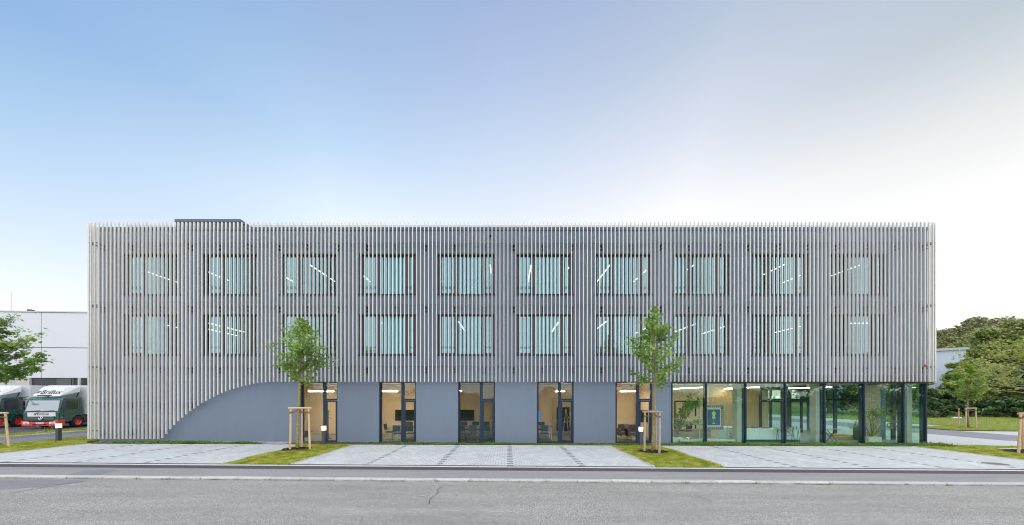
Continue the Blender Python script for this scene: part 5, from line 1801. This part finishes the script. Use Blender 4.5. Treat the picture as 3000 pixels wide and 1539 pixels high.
# things across the street that only the glass reflects: low hall, fence and trees
fen = thing('mesh_fence', 'thin metal mesh fence across the street mirrored in the glass', 'fence', (0, -5.2, 0))
fm = MB()
x = -45
while x <= 60:
    part('post', MB().box(x - .03, x + .03, -5.23, -5.17, G(x) - .1, G(x) + 1.55), M_rail, fen)
    x += 2.5
for q in range(8):
    z = .1 + q * .2
    fm.box(-45, 60, -5.205, -5.195, z, z + .012)
part('wires', fm, M_rail, fen)
sg = thing('gate_sign', 'blue gate sign reading Tor 1 on the fence across the street', 'sign', (36.5, -5.1, .6))
part('board', MB().box(35.5, 37.5, -5.14, -5.10, .25, .95), mat('sign_blue', (.15, .40, .60), .5), sg)
text('lettering', 'Tor 1', .5, M_ink, sg, (37.1, -5.095, .6), (-1, 0, 0), (0, 0, 1), 0, .002)
for i, (x, y, h, r_) in enumerate([(-33, -14, 8, 4), (70, -22, 10, 6), (58, -26, 9, 6)]):
    big_tree(('tree at the left beyond the fence across the street', 'tallest tree at the right beyond the fence across the street', 'tree behind the gate sign across the street')[i], x, y, 0, r_, h, 1.6, 5000, M_dkleaf, 90 + i, .5, 'trees across the street')
rg = np.random.default_rng(31)
n = 26000
tx = rg.uniform(-90, 130, n)
th = 3.6 + 1.1 * np.sin(tx * .21) + .8 * np.sin(tx * .53 + 1) + .5 * np.sin(tx * 1.3)
leaves('far_treeline', np.stack([tx, -58 + rg.normal(0, 1.6, n), th * rg.uniform(0, 1, n) ** .7], -1), .55, 'quad', M_dkleaf, None, .5, 32)
#@@GRASS
# ------------------------------------------------------------------ grass and ground cover


def in_poly(P, poly):
    x, y = P[:, 0], P[:, 1]
    ins = np.zeros(len(P), bool)
    n = len(poly)
    j = n - 1
    for i in range(n):
        xi, yi = poly[i]; xj, yj = poly[j]
        c_ = ((yi > y) != (yj > y)) & (x < (xj - xi) * (y - yi) / (yj - yi + 1e-12) + xi)
        ins ^= c_
        j = i
    return ins


def blades(name, poly, dens, h, m, off, rs):
    rg = np.random.default_rng(rs)
    poly = np.array(poly)
    x0, y0 = poly.min(0); x1, y1 = poly.max(0)
    n = int((x1 - x0) * (y1 - y0) * dens)
    P = rg.uniform((x0, y0), (x1, y1), (n, 2))
    P = P[in_poly(P, [tuple(p) for p in poly])]
    n = len(P)
    hh = h * rg.uniform(.4, 1.3, n) * (1 + .5 * np.sin(P[:, 0] * 3.1 + 1) * np.sin(P[:, 1] * 2.3))
    a = rg.uniform(0, 2 * PI, n); w = .007
    lx, ly = rg.normal(0, .5, n) * hh, rg.normal(0, .5, n) * hh
    z = G(P[:, 0]) + off
    dx, dy = np.cos(a) * w, np.sin(a) * w
    V = np.stack([np.stack([P[:, 0] - dx, P[:, 1] - dy, z], -1), np.stack([P[:, 0] + dx, P[:, 1] + dy, z], -1), np.stack([P[:, 0] + lx, P[:, 1] + ly, z + hh], -1)], 1).reshape(-1, 3)
    return stuff(fast_mesh(name, V, np.arange(n * 3).reshape(n, 3), m))


for pl in (GR[1][1], GR[2][1]):
    a_, b_ = min(p[0] for p in pl), max(p[0] for p in pl)
    for e_ in (a_, b_):
        blades('grass', [(e_ - .10, 12.6), (e_ + .10, 12.6), (e_ + .10, 17.7), (e_ - .10, 17.7)], 1100, .045, M_blade, .015, int(e_ * 10) % 97 + 200)
blades('grass', GR[1][1], 2400, .05, M_blade, .01, 1)
blades('grass', GR[2][1], 2400, .05, M_blade, .01, 2)
blades('grass', [(-24.62, 12.95), (-20.79, 12.85), (-20.79, 17.7), (-21.7, 18.5), (-21.7, 26), (-24.62, 26)], 1500, .05, M_blade, .01, 3)
blades('grass', GR[3][1], 1500, .05, M_blade, .01, 4)
blades('grass', [(-29.9, 17), (-27.8, 17), (-27.8, 30), (-29.9, 30)], 900, .07, M_blade, .06, 5)
blades('grass', [(33.2, 26.9), (33.6, 26.4), (38.3, 26.0), (38.3, 30.3), (34.0, 30.3), (33.2, 29.6)], 500, .07, M_blade, .05, 6)
blades('grass', [(38.3, 24), (62, 30), (66, 46), (38.3, 46)], 110, .10, M_blade, .03, 7)
# creeping ground cover in the bed along the wall


def cover(name, xa, xb, ya, yb, n, hmax, rs, gaps=()):
    rg = np.random.default_rng(rs)
    k = int(n / 14)
    C = rg.uniform((xa, ya), (xb, yb), (k, 2))
    for g0, g1 in gaps:
        C = C[(C[:, 0] < g0) | (C[:, 0] > g1)]
    k = len(C)
    hh = hmax * rg.uniform(.3, 1, k) * (.55 + .45 * np.sin(C[:, 0] * 1.7 + np.cos(C[:, 0] * .6) * 3))
    idx = rg.integers(0, k, n)
    P = np.stack([C[idx, 0] + rg.normal(0, .09, n), C[idx, 1] + rg.normal(0, .05, n), G(C[idx, 0]) + np.abs(rg.normal(.4, .35, n)) * hh[idx] + .01], -1)
    return leaves(name, P, .06, 'round', M_cover, None, .3, rs)


cover('ground_cover', -20.6, -14.5, 17.75, 18.5, 5200, .12, 21)
cover('ground_cover', -14.5, -10.2, 17.75, 18.25, 3800, .14, 22, [(c[0] - .8, c[0] + .7)])
cover('ground_cover', -7.5, 5.1, 17.75, 18.3, 8200, .12, 23)
cover('ground_cover', 5.1, 8.6, 17.8, 18.4, 1500, .08, 24)
cover('ground_cover', 8.4, 22.3, 17.75, 18.6, 15000, .15, 25)
# weeds in the kerb joints
rg = np.random.default_rng(5)
wd = []
for jx in joints:
    if rg.random() < .75 and abs(jx) < 15:
        n = int(rg.integers(5, 26))
        wd.append(np.stack([jx + rg.normal(0, .05 + .1 * rg.random(), n), ST(jx, 10.27) + rg.normal(0, .012, n), G(jx) - .035 + np.abs(rg.normal(0, .02, n))], -1))
for q in range(26):
    jx = rg.uniform(-15, 15); n = int(rg.integers(3, 14))
    wd.append(np.stack([jx + rg.normal(0, .12, n), ST(jx, 10.262) + rg.normal(0, .008, n), G(jx) - .042 + np.abs(rg.normal(0, .012, n))], -1))
leaves('weeds', np.concatenate(wd), .05, 'long', M_cover, None, .9, 6)
# gravel stones by the wall
rg = np.random.default_rng(9)
n = 2600
P = np.stack([rg.uniform(-18.4, -10.8, n), rg.uniform(18.36, 18.74, n), np.zeros(n)], -1)
P[:, 2] = G(P[:, 0]) + .012
tet = np.array([(-.5, -.4, -.2), (.5, -.35, -.2), (0, .55, -.2), (.05, 0, .5)])
sz = rg.uniform(.025, .055, n)
V = (tet[None] * sz[:, None, None] + P[:, None, :]).reshape(-1, 3)
F = (np.arange(n)[:, None, None] * 4 + np.array([(0, 1, 3), (1, 2, 3), (2, 0, 3)])[None]).reshape(-1, 3)
stuff(fast_mesh('gravel', V, F, mat('pebble', (.42, .40, .38), .9, island=.45)))

# tall weed in front of the truck
xw, yw = X_(128, 22.5), 22.5
wdg = thing('weed_plant', 'straggly weed growing on the verge in front of the truck', 'plant', (xw - .6, yw, G(xw)))
stm = MB(); pts = []
rd = random.Random(4)
for q in range(9):
    a = rd.uniform(0, 2 * PI); e = (xw + math.cos(a) * .55, yw + math.sin(a) * .3, G(xw) + rd.uniform(.25, .6))
    stm.tube([(xw, yw, G(xw)), e], [.008, .003], 4, False)
    for r_ in range(9):
        t = rd.random(); pts.append((xw + (e[0] - xw) * t, yw + (e[1] - yw) * t, G(xw) + (e[2] - G(xw)) * t))
part('stem', stm, M_bark, wdg, recalc=False)
leaves('leaves', np.array(pts), .13, 'long', M_yell, wdg, .6, 3)

# ------------------------------------------------------------------ indoor plants
def indoor(name, label, px0, px1, ztop, zlow, y, n, lsize, kind, mats, pot, rs):
    xa, xb = X_(px0, y), X_(px1, y)
    cx = (xa + xb) / 2
    t = thing(name, label, 'plant', (pot[0], y, -.05))
    rd = random.Random(rs)
    st = MB(); L_ = []
    for q in range(13):
        e = Vector((rd.uniform(xa + .1, xb - .1), y + rd.uniform(-.25, .35), rd.uniform(zlow + .3, ztop - .1)))
        p0 = Vector((pot[0] + rd.uniform(-.05, .05), y, pot[2]))
        m_ = p0.lerp(e, .5) + Vector((0, 0, .15))
        st.tube([tuple(p0), tuple(m_), tuple(e)], [.022, .014, .005], 5, False)
        for r_ in range(3):
            f = e + Vector((rd.uniform(-.3, .3), rd.uniform(-.2, .2), rd.uniform(-.3, .15)))
            L_.append((m_.lerp(e, .6), f, .5))
        L_.append((m_, e, .5))
    part('stem', st, M_bark, t, recalc=False)
    P = leaf_points(L_, n, .07, rs)
    h = n // 2
    leaves('leaves', P[:h], lsize, kind, mats[0], t, .6, rs)
    leaves('leaves', P[h:], lsize, kind, mats[1], t, .6, rs + 1)
    pw_, ph_ = pot[1], pot[2]
    if pot[3] == 'box':
        part('planter', MB().bbox(pot[0] - pw_, pot[0] + pw_, y - .2, y + .2, -.05, ph_, .02), M_potw, t)
    else:
        part('planter', MB().lathe([(0, -.05), (pw_ * .75, -.05), (pw_, ph_), (pw_ * .9, ph_), (pw_ * .85, ph_ - .05), (0, ph_ - .05)], (pot[0], y, 0), 20), M_pot, t, smooth=True)
    return t


indoor('leafy_plant', 'bushy green and yellow leaved plant in a white planter behind the left showroom pane', 1972, 2066, Z_(1152, 19.5), .5, 19.5, 760, .13, 'round', (M_maple, M_yell), (X_(1982, 19.5), .28, .2, 'box'), 51)
indoor('drooping_plant', 'spreading plant with narrow yellow green leaves in a low white planter', 2486, 2628, Z_(1186, 19.6), .6, 19.6, 620, .22, 'long', (M_yell, M_maple), (X_(2553, 19.6), .36, .22, 'box'), 52)
dp = thing('dark_pot', 'tall dark blue square pot behind the spreading plant', 'pot', (X_(2519, 20.4), 20.4, -.05))
xq = X_(2519, 20.4)
part('body', MB().box(xq - .2, xq + .2, 20.25, 20.6, -.05, .75), M_pot, dp)
part('soil', MB().box(xq - .17, xq + .17, 20.28, 20.57, .751, .76), M_soil, dp)
